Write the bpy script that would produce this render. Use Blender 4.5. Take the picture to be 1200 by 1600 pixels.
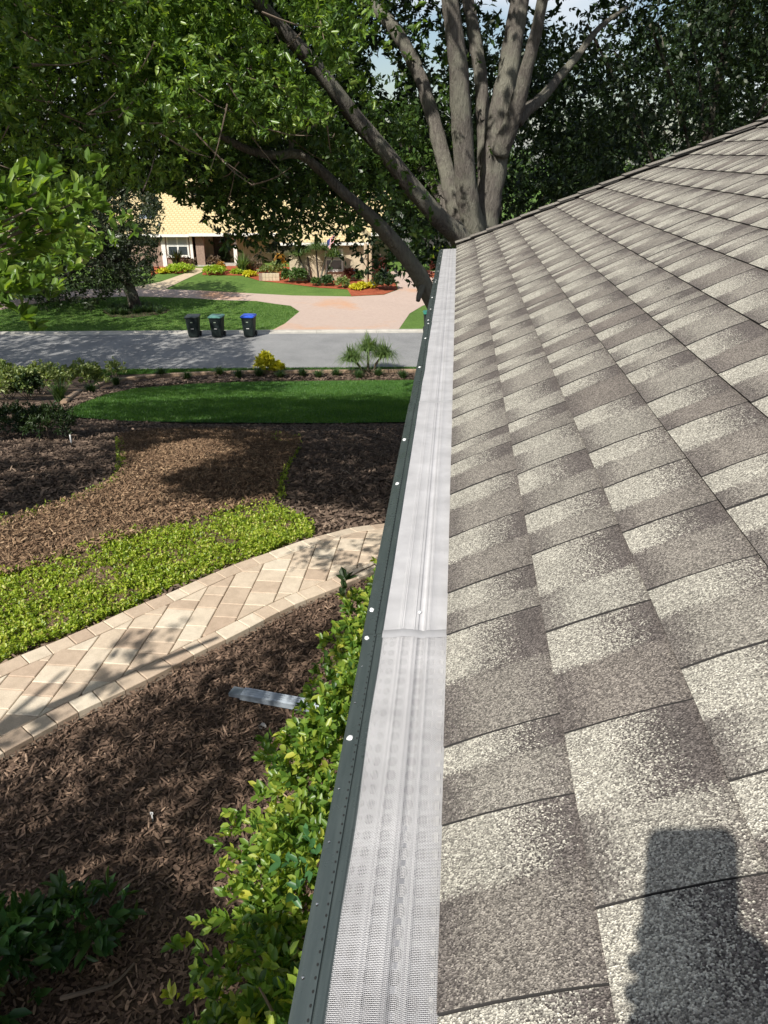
import bpy, bmesh, math, random
import numpy as np
from mathutils import Vector, Matrix
for o in list(bpy.data.objects): bpy.data.objects.remove(o, do_unlink=True)
SC = bpy.context.scene
COL = SC.collection
rng = np.random.default_rng(7)
random.seed(7)
V3 = lambda *a: np.array(a, float)

# ------------------------------------------------------------------ camera
F_PX, PITCH, YAW, CZ = 1200., math.radians(25.17), math.radians(-5.033), 3.45
FW = V3(math.sin(YAW)*math.cos(PITCH), math.cos(YAW)*math.cos(PITCH), -math.sin(PITCH))
RT = V3(math.cos(YAW), -math.sin(YAW), 0); UP = np.cross(RT, FW)
cam = bpy.data.cameras.new('camera'); cam.sensor_fit = 'HORIZONTAL'; cam.sensor_width = 36; cam.lens = 36.0
cam.clip_start = .02; cam.clip_end = 3000
camo = bpy.data.objects.new('camera', cam); COL.objects.link(camo)
camo.matrix_world = Matrix(((RT[0], UP[0], -FW[0], 0), (RT[1], UP[1], -FW[1], 0), (RT[2], UP[2], -FW[2], CZ), (0, 0, 0, 1)))
SC.camera = camo
SC.render.resolution_x = 768; SC.render.resolution_y = 1024

# ------------------------------------------------------------------ sky, sun, exposure
SUN = V3(-.308, -.646, .699); SUN /= np.linalg.norm(SUN)
w = bpy.data.worlds.new('World'); SC.world = w; w.use_nodes = True
nt = w.node_tree; bgn = nt.nodes['Background']; bgn.inputs[1].default_value = .088
sky = nt.nodes.new('ShaderNodeTexSky'); sky.sky_type = 'NISHITA'; sky.sun_disc = False
sky.sun_elevation = math.asin(SUN[2]); sky.sun_rotation = math.atan2(SUN[0], SUN[1])
sky.air_density = 1.0; sky.dust_density = 1.2
tc = nt.nodes.new('ShaderNodeTexCoord'); mp = nt.nodes.new('ShaderNodeMapping'); mp.inputs[3].default_value = (1, 1, 2.6)
ns = nt.nodes.new('ShaderNodeTexNoise'); ns.inputs['Scale'].default_value = 3.2; ns.inputs['Detail'].default_value = 7
rp = nt.nodes.new('ShaderNodeValToRGB'); rp.color_ramp.elements[0].position = .48; rp.color_ramp.elements[1].position = .66
mx = nt.nodes.new('ShaderNodeMix'); mx.data_type = 'RGBA'; mx.inputs[7].default_value = (7.5, 7.8, 8.2, 1)
nt.links.new(tc.outputs['Generated'], mp.inputs[0]); nt.links.new(mp.outputs[0], ns.inputs[0]); nt.links.new(ns.outputs[0], rp.inputs[0])
nt.links.new(rp.outputs[0], mx.inputs[0]); nt.links.new(sky.outputs[0], mx.inputs[6]); nt.links.new(mx.outputs[2], bgn.inputs[0])
sl = bpy.data.lights.new('sun', 'SUN'); sl.energy = 4.8; sl.angle = math.radians(.53); sl.color = (1, .955, .88)
so = bpy.data.objects.new('sun', sl); COL.objects.link(so); so.location = (-20, -40, 45)
so.rotation_euler = Vector(-SUN).to_track_quat('-Z', 'Y').to_euler()
vs = SC.view_settings; vs.view_transform = 'Standard'; vs.look = 'None'; vs.gamma = 1; vs.exposure = .4
SC.cycles.transparent_max_bounces = 12

# ------------------------------------------------------------------ geometry helpers
GY = [-80, 6.5, 9, 27, 29, 46, 56, 70, 300]; GZ = [0, 0, -.35, -4.6, -4.8, -4.8, -4.4, -3.8, -1]
def gz(Y): return np.interp(Y, GY, GZ)
def ray(x, y): return FW + RT*(x-600)/F_PX - UP*(y-800)/F_PX
def P(x, y, off=0.):
    """point of the ground seen at a place of the survey photograph"""
    d = ray(x, y); lo, hi = .1, 500
    for _ in range(50):
        m = (lo+hi)/2
        if d[2]*m+CZ > gz(d[1]*m)+off: lo = m
        else: hi = m
    q = d*lo; return V3(q[0], q[1], q[2]+CZ)
def atY(x, y, Y): d = ray(x, y); t = Y/d[1]; return d*t+V3(0, 0, CZ)
def atz(x, y, z): d = ray(x, y); t = (z-CZ)/d[2]; return d*t+V3(0, 0, CZ)
def proj(p):
    q = np.asarray(p, float)-V3(0, 0, CZ); z = q@FW
    zz = np.where(np.abs(z) < 1e-6, 1e-6, z)
    return 600+F_PX*(q@RT)/zz, 800-F_PX*(q@UP)/zz, z
def inpoly(x, y, poly):
    x = np.asarray(x, float); y = np.asarray(y, float); r = np.zeros(x.shape, bool); n = len(poly)
    for i in range(n):
        x0, y0 = poly[i][:2]; x1, y1 = poly[(i+1) % n][:2]
        if y0 == y1: continue
        r ^= ((y0 > y) != (y1 > y)) & (x < (x1-x0)*(y-y0)/(y1-y0)+x0)
    return r
def unit(a): return a/np.maximum(np.linalg.norm(a, axis=-1, keepdims=True), 1e-9)
def rdir(n): return unit(rng.normal(size=(n, 3)))

def rootloc(p):
    while p is not None and p.parent is not None: p = p.parent
    return np.array(p.location) if p is not None else np.zeros(3)
def link(name, me, parent=None, m=None):
    o = bpy.data.objects.new(name, me); COL.objects.link(o)
    if parent is not None: o.parent = parent
    if m is not None:
        for q in (m if isinstance(m, (list, tuple)) else [m]): me.materials.append(q)
    return o
def obj(name, verts, faces, m, parent=None, smooth=False, mi=None):
    vv = np.asarray(verts, float).reshape(-1, 3)-rootloc(parent)
    me = bpy.data.meshes.new(name); me.from_pydata(vv.tolist(), [], [list(map(int, f)) for f in faces])
    if smooth: me.polygons.foreach_set('use_smooth', [True]*len(me.polygons))
    o = link(name, me, parent, m)
    if mi is not None: me.polygons.foreach_set('material_index', mi)
    me.update(); return o
def fast(name, V, Fc, k, m, parent=None, rnd=None, smooth=False):
    """big mesh from arrays, all faces with k corners; rnd = one value per face"""
    V = (np.asarray(V, float).reshape(-1, 3)-rootloc(parent)).astype(np.float32); Fc = np.asarray(Fc, np.int32).reshape(-1, k); n = len(Fc)
    me = bpy.data.meshes.new(name); me.vertices.add(len(V)); me.vertices.foreach_set('co', V.ravel())
    me.loops.add(n*k); me.loops.foreach_set('vertex_index', Fc.ravel()); me.polygons.add(n)
    me.polygons.foreach_set('loop_start', np.arange(0, n*k, k, dtype=np.int32)); me.polygons.foreach_set('loop_total', np.full(n, k, np.int32))
    if smooth: me.polygons.foreach_set('use_smooth', np.ones(n, bool))
    me.update(calc_edges=True)
    if rnd is not None:
        a = me.attributes.new('rnd', 'FLOAT', 'FACE'); a.data.foreach_set('value', np.asarray(rnd, np.float32))
    return link(name, me, parent, m)
def thing(name, label, cat, loc=(0, 0, 0), group=None):
    o = bpy.data.objects.new(name, None); COL.objects.link(o); o.location = [float(c) for c in loc]; o.empty_display_size = .2
    return tag(o, label, cat, group)
def tag(o, label=None, cat=None, group=None, kind=None):
    if label: o['label'] = label
    if cat: o['category'] = cat
    if group: o['group'] = group
    if kind: o['kind'] = kind
    return o
class MB:
    def __init__(s): s.v = []; s.f = []; s.n = 0
    def add(s, v, f):
        v = np.asarray(v, float).reshape(-1, 3); s.v.append(v); s.f += [tuple(int(i)+s.n for i in q) for q in f]; s.n += len(v); return s
    def box(s, c, h, ax=None):
        ax = np.eye(3) if ax is None else np.asarray(ax, float)
        k = np.array([(i, j, l) for l in (-1, 1) for j in (-1, 1) for i in (-1, 1)], float)*np.asarray(h, float)
        return s.add(np.asarray(c, float)+k@ax, [(0, 2, 3, 1), (4, 5, 7, 6), (0, 1, 5, 4), (2, 6, 7, 3), (0, 4, 6, 2), (1, 3, 7, 5)])
    def tube(s, pts, rad, n=8, caps=True, wob=0.):
        pts = np.asarray(pts, float); m = len(pts); rad = np.broadcast_to(np.asarray(rad, float), (m,))
        tg = np.gradient(pts, axis=0); tg = unit(tg)
        a = np.cross(tg[0], [0, 0, 1.]);
        if np.linalg.norm(a) < .1: a = np.cross(tg[0], [1., 0, 0])
        a = unit(a); vs_ = []
        for i in range(m):
            a = unit(a-tg[i]*(a@tg[i])); b = np.cross(tg[i], a)
            th = np.arange(n)*2*np.pi/n; r = rad[i]*(1+wob*rng.normal(size=n)) if wob else rad[i]
            vs_.append(pts[i]+np.outer(np.cos(th)*r, a)+np.outer(np.sin(th)*r, b))
        f = [(i*n+j, i*n+(j+1) % n, (i+1)*n+(j+1) % n, (i+1)*n+j) for i in range(m-1) for j in range(n)]
        if caps: f += [tuple(range(n-1, -1, -1)), tuple(range((m-1)*n, m*n))]
        return s.add(np.concatenate(vs_), f)
    def lathe(s, c, prof, n=16):
        th = np.arange(n)*2*np.pi/n; v = [np.c_[np.cos(th)*r, np.sin(th)*r, np.full(n, z)]+np.asarray(c, float) for r, z in prof]; m = len(prof)
        f = [(i*n+j, i*n+(j+1) % n, (i+1)*n+(j+1) % n, (i+1)*n+j) for i in range(m-1) for j in range(n)]
        return s.add(np.concatenate(v), f+[tuple(range(n-1, -1, -1)), tuple(range((m-1)*n, m*n))])
    def quad(s, a, b, c, d): return s.add([a, b, c, d], [(0, 1, 2, 3)])
    def build(s, name, m, parent=None, smooth=False): return obj(name, np.concatenate(s.v), s.f, m, parent, smooth)
def spline(pts, n):
    """Catmull-Rom through rows of any width"""
    p = np.asarray(pts, float); p = np.vstack([2*p[0]-p[1], p, 2*p[-1]-p[-2]]); m = len(p)-3; out = []
    for t in np.linspace(0, m-1e-6, n):
        i = int(t); u = t-i; a, b, c, d = p[i:i+4]
        out.append(.5*(2*b+(c-a)*u+(2*a-5*b+4*c-d)*u*u+(3*b-a-3*c+d)*u**3))
    return np.array(out)

# ------------------------------------------------------------------ materials
def nodes(name):
    m = bpy.data.materials.new(name); m.use_nodes = True; t = m.node_tree
    return m, t, t.nodes['Principled BSDF']
def nd(t, typ, **k):
    n = t.nodes.new(typ)
    for a, b in k.items(): setattr(n, a, b)
    return n
def setin(n, **k):
    for a, b in k.items(): n.inputs[a.replace('_', ' ')].default_value = b
def mixc(t, fac, a, b, mode='MIX'):
    n = nd(t, 'ShaderNodeMix', data_type='RGBA', blend_type=mode)
    for i, x in ((0, fac), (6, a), (7, b)):
        if isinstance(x, bpy.types.NodeSocket): t.links.new(x, n.inputs[i])
        elif i == 0: n.inputs[0].default_value = x
        else: n.inputs[i].default_value = (*x, 1)
    return n.outputs[2]
def mth(t, op, a, b=0., clamp=False):
    n = nd(t, 'ShaderNodeMath', operation=op, use_clamp=clamp)
    for i, x in ((0, a), (1, b)):
        if isinstance(x, bpy.types.NodeSocket): t.links.new(x, n.inputs[i])
        else: n.inputs[i].default_value = x
    return n.outputs[0]
def coord(t, which='Object', scale=None):
    c = nd(t, 'ShaderNodeTexCoord').outputs[which]
    if scale is None: return c
    mp_ = nd(t, 'ShaderNodeMapping'); mp_.inputs[3].default_value = scale; t.links.new(c, mp_.inputs[0]); return mp_.outputs[0]
def geo(t, scale=None):
    c = nd(t, 'ShaderNodeNewGeometry').outputs['Position']
    if scale is None: return c
    mp_ = nd(t, 'ShaderNodeMapping'); mp_.inputs[3].default_value = scale; t.links.new(c, mp_.inputs[0]); return mp_.outputs[0]
def noise(t, sc, det=4, rough=.6, vec=None):
    n = nd(t, 'ShaderNodeTexNoise'); setin(n, Scale=sc, Detail=det, Roughness=rough); t.links.new(vec if vec is not None else geo(t), n.inputs[0]); return n.outputs[0]
def voro(t, sc, vec=None, out='Color', feature='F1'):
    n = nd(t, 'ShaderNodeTexVoronoi', feature=feature); n.inputs['Scale'].default_value = sc; t.links.new(vec if vec is not None else geo(t), n.inputs[0]); return n.outputs[out]
def ramp(t, fac, *stops):
    n = nd(t, 'ShaderNodeValToRGB'); e = n.color_ramp.elements
    while len(e) < len(stops): e.new(.5)
    for q, (p, c) in zip(e, stops): q.position = p; q.color = (*c, 1) if len(c) == 3 else c
    t.links.new(fac, n.inputs[0]); return n.outputs[0]
def bump(t, bs, h, st=.4, d=.01):
    n = nd(t, 'ShaderNodeBump'); setin(n, Strength=st, Distance=d); t.links.new(h, n.inputs['Height']); t.links.new(n.outputs[0], bs.inputs['Normal'])
def plain(name, col, rough=.6, metal=0., var=.12, sc=6., bs_=.0, bsc=60., spec=.5):
    m, t, b = nodes(name); setin(b, Roughness=rough, Metallic=metal)
    b.inputs['Specular IOR Level'].default_value = spec
    f = noise(t, sc); dk = tuple(c*(1-var*1.6) for c in col); lt = tuple(min(1, c*(1+var*1.6)) for c in col)
    t.links.new(ramp(t, f, (.25, dk), (.75, lt)), b.inputs['Base Color'])
    if bs_: bump(t, b, noise(t, bsc), bs_, .01)
    return m
def leafmat(name, cols, rough=.45, trans=.35, tcol=None, spec=.5):
    """cols: dark -> light leaf colours picked per leaf"""
    m, t, b = nodes(name); setin(b, Roughness=rough); b.inputs['Specular IOR Level'].default_value = spec
    a = nd(t, 'ShaderNodeAttribute', attribute_name='rnd').outputs['Fac']
    k = len(cols); c = ramp(t, a, *[(i/(k-1), q) for i, q in enumerate(cols)])
    t.links.new(c, b.inputs['Base Color'])
    tr = nd(t, 'ShaderNodeBsdfTranslucent'); t.links.new(mixc(t, 1., c, tcol or (1.5, 1.5, .5), 'MULTIPLY'), tr.inputs[0])
    mxs = nd(t, 'ShaderNodeMixShader'); mxs.inputs[0].default_value = trans
    t.links.new(b.outputs[0], mxs.inputs[1]); t.links.new(tr.outputs[0], mxs.inputs[2]); t.links.new(mxs.outputs[0], t.nodes['Material Output'].inputs[0])
    return m
def rndmat(name, cols, rough=.85, bs_=0., bsc=80.):
    m, t, b = nodes(name); setin(b, Roughness=rough); b.inputs['Specular IOR Level'].default_value = .25
    a = nd(t, 'ShaderNodeAttribute', attribute_name='rnd').outputs['Fac']; k = len(cols)
    c = ramp(t, a, *[(i/(k-1), q) for i, q in enumerate(cols)])
    c = mixc(t, .5, c, ramp(t, noise(t, 90), (.3, (.6, .6, .6)), (.7, (1.3, 1.3, 1.3))), 'MULTIPLY')
    t.links.new(c, b.inputs['Base Color'])
    if bs_: bump(t, b, noise(t, bsc), bs_)
    return m
M = {}
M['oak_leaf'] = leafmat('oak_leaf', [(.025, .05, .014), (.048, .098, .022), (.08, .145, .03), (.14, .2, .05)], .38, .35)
M['oak_leaf_lit'] = leafmat('oak_leaf_sunlit', [(.04, .085, .018), (.09, .17, .03), (.17, .275, .05), (.34, .44, .10)], .34, .42)  # brighter copy of oak_leaf, sunlight put into the colour
M['dark_leaf'] = leafmat('dark_leaf', [(.012, .026, .009), (.022, .045, .014), (.038, .068, .02), (.065, .095, .032)], .45, .25)  # in the tree crowns this stands in for oak leaf in shade
M['live_oak'] = leafmat('live_oak_leaf', [(.018, .03, .013), (.035, .052, .022), (.06, .08, .036)], .5, .3)
M['hedge_leaf'] = leafmat('hedge_leaf', [(.035, .09, .02), (.09, .18, .026), (.17, .28, .04), (.31, .39, .06), (.52, .52, .09)], .38, .42)
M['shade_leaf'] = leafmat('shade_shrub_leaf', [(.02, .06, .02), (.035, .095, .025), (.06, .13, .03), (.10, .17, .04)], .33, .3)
M['branch_leaf'] = leafmat('large_leaf', [(.06, .12, .02), (.11, .20, .03), (.18, .28, .045), (.28, .36, .07)], .35, .45)
M['cover_leaf'] = leafmat('ground_cover_leaf', [(.08, .135, .014), (.17, .26, .022), (.28, .38, .035), (.42, .48, .06), (.58, .55, .2)], .4, .35)
M['lime'] = leafmat('lime_leaf', [(.22, .34, .03), (.34, .46, .04), (.46, .56, .07)], .5, .35)
M['yellow'] = leafmat('yellow_leaf', [(.40, .40, .02), (.58, .54, .03), (.70, .66, .08)], .5, .35)
M['orange'] = leafmat('orange_leaf', [(.10, .06, .02), (.40, .20, .03), (.60, .42, .06)], .5, .3)
M['redleaf'] = leafmat('red_leaf', [(.07, .02, .02), (.15, .04, .035), (.22, .10, .06)], .5, .3)
M['shrub'] = leafmat('shrub_leaf', [(.03, .065, .02), (.06, .12, .03), (.11, .18, .05), (.2, .27, .09)], .42, .3)
M['pale_shrub'] = leafmat('pale_shrub_leaf', [(.08, .13, .04), (.16, .22, .07), (.27, .33, .12), (.4, .42, .2)], .45, .35)
M['grass_clump'] = leafmat('grass_clump_blade', [(.025, .06, .02), (.05, .10, .03), (.10, .16, .05)], .5, .3)
M['frond'] = leafmat('frond_blade', [(.06, .11, .035), (.12, .19, .06), (.2, .28, .1)], .45, .4)
M['brown_leaf'] = leafmat('dry_leaf', [(.07, .05, .035), (.16, .11, .07), (.26, .19, .12)], .7, .2)
M['lawn_blade'] = leafmat('lawn_blade', [(.045, .11, .02), (.075, .17, .03), (.12, .23, .045)], .5, .4)

def ground_mat(name, c0, c1, c2, sc, bsc, bst, rough=.95):
    m, t, b = nodes(name); setin(b, Roughness=rough); b.inputs['Specular IOR Level'].default_value = .2
    f = noise(t, sc, 6, .65); c = ramp(t, f, (.28, c0), (.5, c1), (.74, c2))
    g = ramp(t, voro(t, bsc), (.1, (.35,)*3), (.9, (1.5,)*3)); c = mixc(t, .45, c, mixc(t, 1., c, g, 'MULTIPLY')); t.links.new(c, b.inputs['Base Color'])
    bump(t, b, voro(t, bsc, out='Distance'), bst, .02); return m
M['soil'] = ground_mat('mulch_soil', (.05, .034, .025), (.085, .058, .042), (.13, .09, .064), 2.5, 34, .8)
M['lawn'] = ground_mat('lawn_turf', (.04, .105, .02), (.06, .145, .028), (.09, .18, .038), .8, 45, .6)
M['lawn_far'] = ground_mat('lawn_turf_far', (.075, .135, .026), (.10, .175, .034), (.14, .21, .046), .5, 30, .6)
M['brownbed'] = ground_mat('dry_ground_cover', (.10, .065, .042), (.15, .10, .065), (.21, .145, .09), 2.2, 50, .8)
M['red_mulch'] = ground_mat('red_mulch', (.22, .05, .025), (.33, .085, .04), (.42, .13, .06), 1.5, 30, .8)
M['chip'] = rndmat('bark_chip', [(.065, .042, .031), (.13, .085, .06), (.21, .14, .098), (.36, .25, .175)], .9)
M['chip_dark'] = rndmat('dark_bark_chip', [(.065, .046, .036), (.125, .088, .066), (.195, .142, .105), (.33, .245, .18)], .9)
M['dry_chip'] = rndmat('dry_stem', [(.10, .062, .038), (.2, .125, .075), (.3, .2, .12), (.45, .32, .2)], .9)
M['asphalt'] = ground_mat('asphalt', (.2, .2, .2), (.25, .25, .247), (.3, .297, .292), .6, 90, .3, .9)
M['concrete'] = plain('concrete', (.42, .395, .345), .9, var=.14, sc=2.5, bs_=.2)
M['edging'] = plain('edging_concrete', (.30, .21, .14), .9, var=.2, sc=5, bs_=.3)
M['walk_far'] = plain('tan_walk', (.50, .40, .27), .9, var=.12, sc=3)
def drive_mat():
    m, t, b = nodes('driveway_pavers'); setin(b, Roughness=.85)
    br = nd(t, 'ShaderNodeTexBrick'); setin(br, Scale=3.2, Mortar_Size=.02); br.inputs['Color1'].default_value = (.50, .39, .315, 1); br.inputs['Color2'].default_value = (.45, .345, .28, 1); br.inputs['Mortar'].default_value = (.38, .28, .24, 1)
    t.links.new(geo(t), br.inputs[0])
    rust = ramp(t, noise(t, .22, 5, .6), (.54, (0, 0, 0)), (.7, (1, 1, 1)))
    t.links.new(mixc(t, mth(t, 'MULTIPLY', rust, .6), br.outputs[0], (.55, .25, .09)), b.inputs['Base Color']); return m
M['drive'] = drive_mat()
def bark(name, a, b_, c_, vs_=(13, 13, 2.)):
    m, t, b = nodes(name); setin(b, Roughness=.9); b.inputs['Specular IOR Level'].default_value = .2
    v = geo(t, vs_); f = noise(t, 3.5, 8, .7, v); lich = ramp(t, noise(t, 2.2, 5, .6), (.46, (0, 0, 0)), (.58, (1, 1, 1)))
    c = ramp(t, f, (.3, a), (.55, b_), (.8, c_)); t.links.new(mixc(t, mth(t, 'MULTIPLY', lich, .5), c, (.30, .30, .23)), b.inputs['Base Color'])
    bump(t, b, f, 1., .06); return m
M['bark'] = bark('oak_bark', (.09, .08, .069), (.19, .17, .147), (.33, .30, .255))
M['bark_dark'] = bark('dark_bark', (.03, .025, .02), (.06, .048, .038), (.10, .085, .07))
M['twig'] = plain('twig_bark', (.16, .12, .09), .9, var=.3)

def shingle_mat():
    m, t, b = nodes('shingle_granules'); setin(b, Roughness=.88); b.inputs['Specular IOR Level'].default_value = .35
    uv = nd(t, 'ShaderNodeUVMap', uv_map='uv').outputs[0]; sp = nd(t, 'ShaderNodeSeparateXYZ'); t.links.new(uv, sp.inputs[0])
    u, v = sp.outputs[0], sp.outputs[1]
    at_ = lambda n: nd(t, 'ShaderNodeAttribute', attribute_name=n).outputs['Fac']
    tone, split, dk = at_('tone'), at_('split'), at_('dark')
    pos = geo(t); n1 = noise(t, 55, 5, .75, pos)
    gd = nd(t, 'ShaderNodeTexVoronoi'); gd.inputs['Scale'].default_value = 620; t.links.new(pos, gd.inputs[0]); sgd = nd(t, 'ShaderNodeSeparateColor'); t.links.new(gd.outputs['Color'], sgd.inputs[0])
    jit = mth(t, 'ADD', mth(t, 'MULTIPLY', mth(t, 'SUBTRACT', n1, .5), .6), mth(t, 'MULTIPLY', mth(t, 'SUBTRACT', sgd.outputs[1], .5), 1.1))
    # far side of a tab: pale butt, printed dark shadow band above; near side: foot painted dark as recess shade, mid body
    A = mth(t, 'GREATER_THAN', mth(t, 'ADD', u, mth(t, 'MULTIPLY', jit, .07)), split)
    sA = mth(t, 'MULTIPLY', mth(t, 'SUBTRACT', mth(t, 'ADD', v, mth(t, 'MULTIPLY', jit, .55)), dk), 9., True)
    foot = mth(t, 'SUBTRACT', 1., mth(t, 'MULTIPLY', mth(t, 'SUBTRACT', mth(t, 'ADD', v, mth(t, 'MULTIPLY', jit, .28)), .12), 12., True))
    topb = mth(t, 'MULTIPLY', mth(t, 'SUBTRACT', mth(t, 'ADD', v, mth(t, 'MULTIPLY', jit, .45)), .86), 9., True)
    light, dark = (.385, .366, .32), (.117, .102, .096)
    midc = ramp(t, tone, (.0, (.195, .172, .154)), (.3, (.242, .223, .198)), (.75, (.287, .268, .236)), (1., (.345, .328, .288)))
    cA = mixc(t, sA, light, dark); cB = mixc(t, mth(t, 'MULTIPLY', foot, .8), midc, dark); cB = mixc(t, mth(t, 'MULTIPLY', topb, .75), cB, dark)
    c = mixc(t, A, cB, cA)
    g = nd(t, 'ShaderNodeTexVoronoi'); g.inputs['Scale'].default_value = 620; t.links.new(pos, g.inputs[0])
    sg = nd(t, 'ShaderNodeSeparateColor'); t.links.new(g.outputs['Color'], sg.inputs[0])
    spk = ramp(t, sg.outputs[0], (.0, (.27, .26, .255)), (.3, (.6, .585, .57)), (.58, (.98, .97, .94)), (.84, (1.48, 1.47, 1.4)), (1., (2., 2., 1.95)))
    c = mixc(t, .9, c, spk, 'MULTIPLY')
    blot = ramp(t, noise(t, 9, 4, .6, pos), (.3, (.84, .84, .84)), (.7, (1.1, 1.1, 1.1))); c = mixc(t, 1., c, blot, 'MULTIPLY')
    t.links.new(c, b.inputs['Base Color']); bump(t, b, g.outputs['Distance'], .7, .0018); return m
M['shingle'] = shingle_mat()
M['asphalt_edge'] = plain('shingle_cut_edge', (.03, .028, .027), .9)
def mesh_metal():
    m, t, b = nodes('steel_wire'); setin(b, Roughness=.5, Metallic=.2); b.inputs['Specular IOR Level'].default_value = .5
    t.links.new(ramp(t, noise(t, 14, 4), (.3, (.37, .365, .37)), (.7, (.50, .495, .50))), b.inputs['Base Color']); return m
M['wire'] = mesh_metal()
M['plate'] = plain('aluminium_plate', (.27, .27, .28), .55, .2, var=.1, sc=20)
def gutter_paint():
    m, t, b = nodes('green_gutter_paint'); setin(b, Roughness=.36, Metallic=.0); b.inputs['Specular IOR Level'].default_value = .55
    c = ramp(t, noise(t, 9, 6, .7, geo(t, (14, 1, 14))), (.3, (.040, .052, .052)), (.62, (.058, .072, .071)), (.8, (.095, .112, .11)))
    sc_ = ramp(t, noise(t, 60, 4, .8, geo(t, (30, 1, 30))), (.70, (0, 0, 0)), (.78, (1, 1, 1)))
    t.links.new(mixc(t, mth(t, 'MULTIPLY', sc_, .35), c, (.16, .18, .175)), b.inputs['Base Color'])
    t.links.new(ramp(t, noise(t, 30), (.3, (.2,)*3), (.7, (.42,)*3)), b.inputs['Roughness']); return m
M['gutter'] = gutter_paint()
M['hole'] = plain('dark_hole', (.012, .012, .012), .9)
M['white'] = plain('white_sealant', (.86, .86, .84), .5, var=.03)
M['steel'] = plain('screw_steel', (.55, .56, .57), .35, .9)
M['wall'] = plain('stucco_wall', (.55, .52, .46), .9, bs_=.3)
M['soffit'] = plain('white_soffit', (.75, .74, .7), .7)

def sheet(name, poly, off, m, kind='structure', step=1.0, parent=None):
    """flat polygon laid over the ground, cut along the ground's own breaks"""
    bm = bmesh.new(); vs_ = [bm.verts.new((float(p[0]), float(p[1]), 0)) for p in poly]; bm.faces.new(vs_)
    ys = [p[1] for p in poly]
    for y in sorted(set([q for q in GY if min(ys) < q < max(ys)])):
        bmesh.ops.bisect_plane(bm, geom=bm.verts[:]+bm.edges[:]+bm.faces[:], plane_co=(0, y, 0), plane_no=(0, 1, 0))
    bmesh.ops.triangulate(bm, faces=bm.faces[:])
    for v in bm.verts: v.co.z = float(gz(v.co.y))+off
    bmesh.ops.recalc_face_normals(bm, faces=bm.faces[:])
    me = bpy.data.meshes.new(name); bm.to_mesh(me); bm.free()
    if len(me.polygons) and sum(p.normal.z for p in me.polygons) < 0: me.flip_normals()
    o = link(name, me, parent, m)
    if kind: o['kind'] = kind
    return o
def pxpoly(pts): return [P(*q) for q in pts]

# ------------------------------------------------------------------ leaves
def leafgeo(pos, d, nr, L, W, six=True):
    n = len(pos); d = unit(d); s = unit(np.cross(d, nr)); nr = np.cross(s, d); L = np.broadcast_to(L, (n,))[:, None]; W = np.broadcast_to(W, (n,))[:, None]
    if six:
        V = np.stack([pos, pos+d*.3*L+s*.46*W+nr*.16*W, pos+d*.7*L+s*.42*W+nr*.10*W, pos+d*L-nr*.12*L, pos+d*.7*L-s*.42*W+nr*.10*W, pos+d*.3*L-s*.46*W+nr*.16*W], 1)
        b = np.arange(n)[:, None]*6; Fc = np.stack([b+[0, 1, 2, 3], b+[0, 3, 4, 5]], 1).reshape(-1, 4)
    else:
        V = np.stack([pos, pos+d*.5*L+s*.5*W+nr*.1*W, pos+d*L-nr*.1*L, pos+d*.5*L-s*.5*W+nr*.1*W], 1); b = np.arange(n)[:, None]*4; Fc = b+[0, 1, 2, 3]
    return V.reshape(-1, 3), Fc
def twig_leaves(tp, td, k, L, W, spread=.9, jit=.06, upb=.5, six=True, lv=.25):
    """k leaves in a rosette round each twig end; returns verts, faces, rnd"""
    n = len(tp); p = np.repeat(tp, k, 0); d = np.repeat(td, k, 0); N = n*k
    a = rdir(N); a = unit(a-d*np.sum(a*d, 1, keepdims=True)); ph = rng.uniform(.25, 1.25, N)[:, None]*spread
    ld = unit(d*np.cos(ph)+a*np.sin(ph)); nr = unit(rdir(N)*.7+V3(0, 0, 1)*upb+d*.4)
    sc = rng.uniform(1-lv, 1+lv, N)*np.repeat(rng.uniform(.75, 1.2, n), k)
    V, Fc = leafgeo(p-d*rng.uniform(0, jit*2, N)[:, None]+rng.normal(size=(N, 3))*jit*.25, ld, nr, L*sc, W*sc, six)
    base = np.repeat(rng.uniform(0, 1, n), k); r = np.clip(base*.5+rng.uniform(0, .5, N)+rng.normal(size=N)*.08, 0, 1)
    return V, Fc, np.repeat(r, 2) if six else r
def shade_px(p):
    """where the shadow of p falls (ground), as photo place"""
    q = np.asarray(p, float).copy(); k = (q[:, 2]-gz(q[:, 1]))/SUN[2]
    for _ in range(4): g = q-SUN*k[:, None]; k += (g[:, 2]-gz(g[:, 1]))/SUN[2]
    return q-SUN*k[:, None]
def on_roof(p):
    """does the shadow of p reach the near roof or its gutter"""
    n = V3(-math.sin(TH), 0, math.cos(TH)); k = ((p-V3(X0, 0, ZE))@n)/(SUN@n); g = p-SUN*k[:, None]
    return (k > 0) & (g[:, 0] > -.5) & (g[:, 0] < 9) & (g[:, 1] > -4) & (g[:, 1] < 6.9-np.clip(g[:, 0], 0, 9)*.6)
TH, X0, ZE, HIP_Y, S0, SX = math.radians(26.43), .0117, CZ-.66, 6.32, .148, .143

# ================================================================== THE SETTING
def terrain(name, y0, y1, m, x0=-120, x1=120):
    ys = sorted(set([y0, y1]+[g for g in GY if y0 < g < y1])); v = []; f = []
    for y in ys: v += [(x0, y, gz(y)), (x1, y, gz(y))]
    for i in range(len(ys)-1): f.append((2*i, 2*i+1, 2*i+3, 2*i+2))
    return tag(obj(name, v, f, m), kind='structure')
terrain('ground', -60, 34.5, M['soil']); terrain('far_lawn', 34.5, 300, M['lawn_far'], -300, 300)
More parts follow.
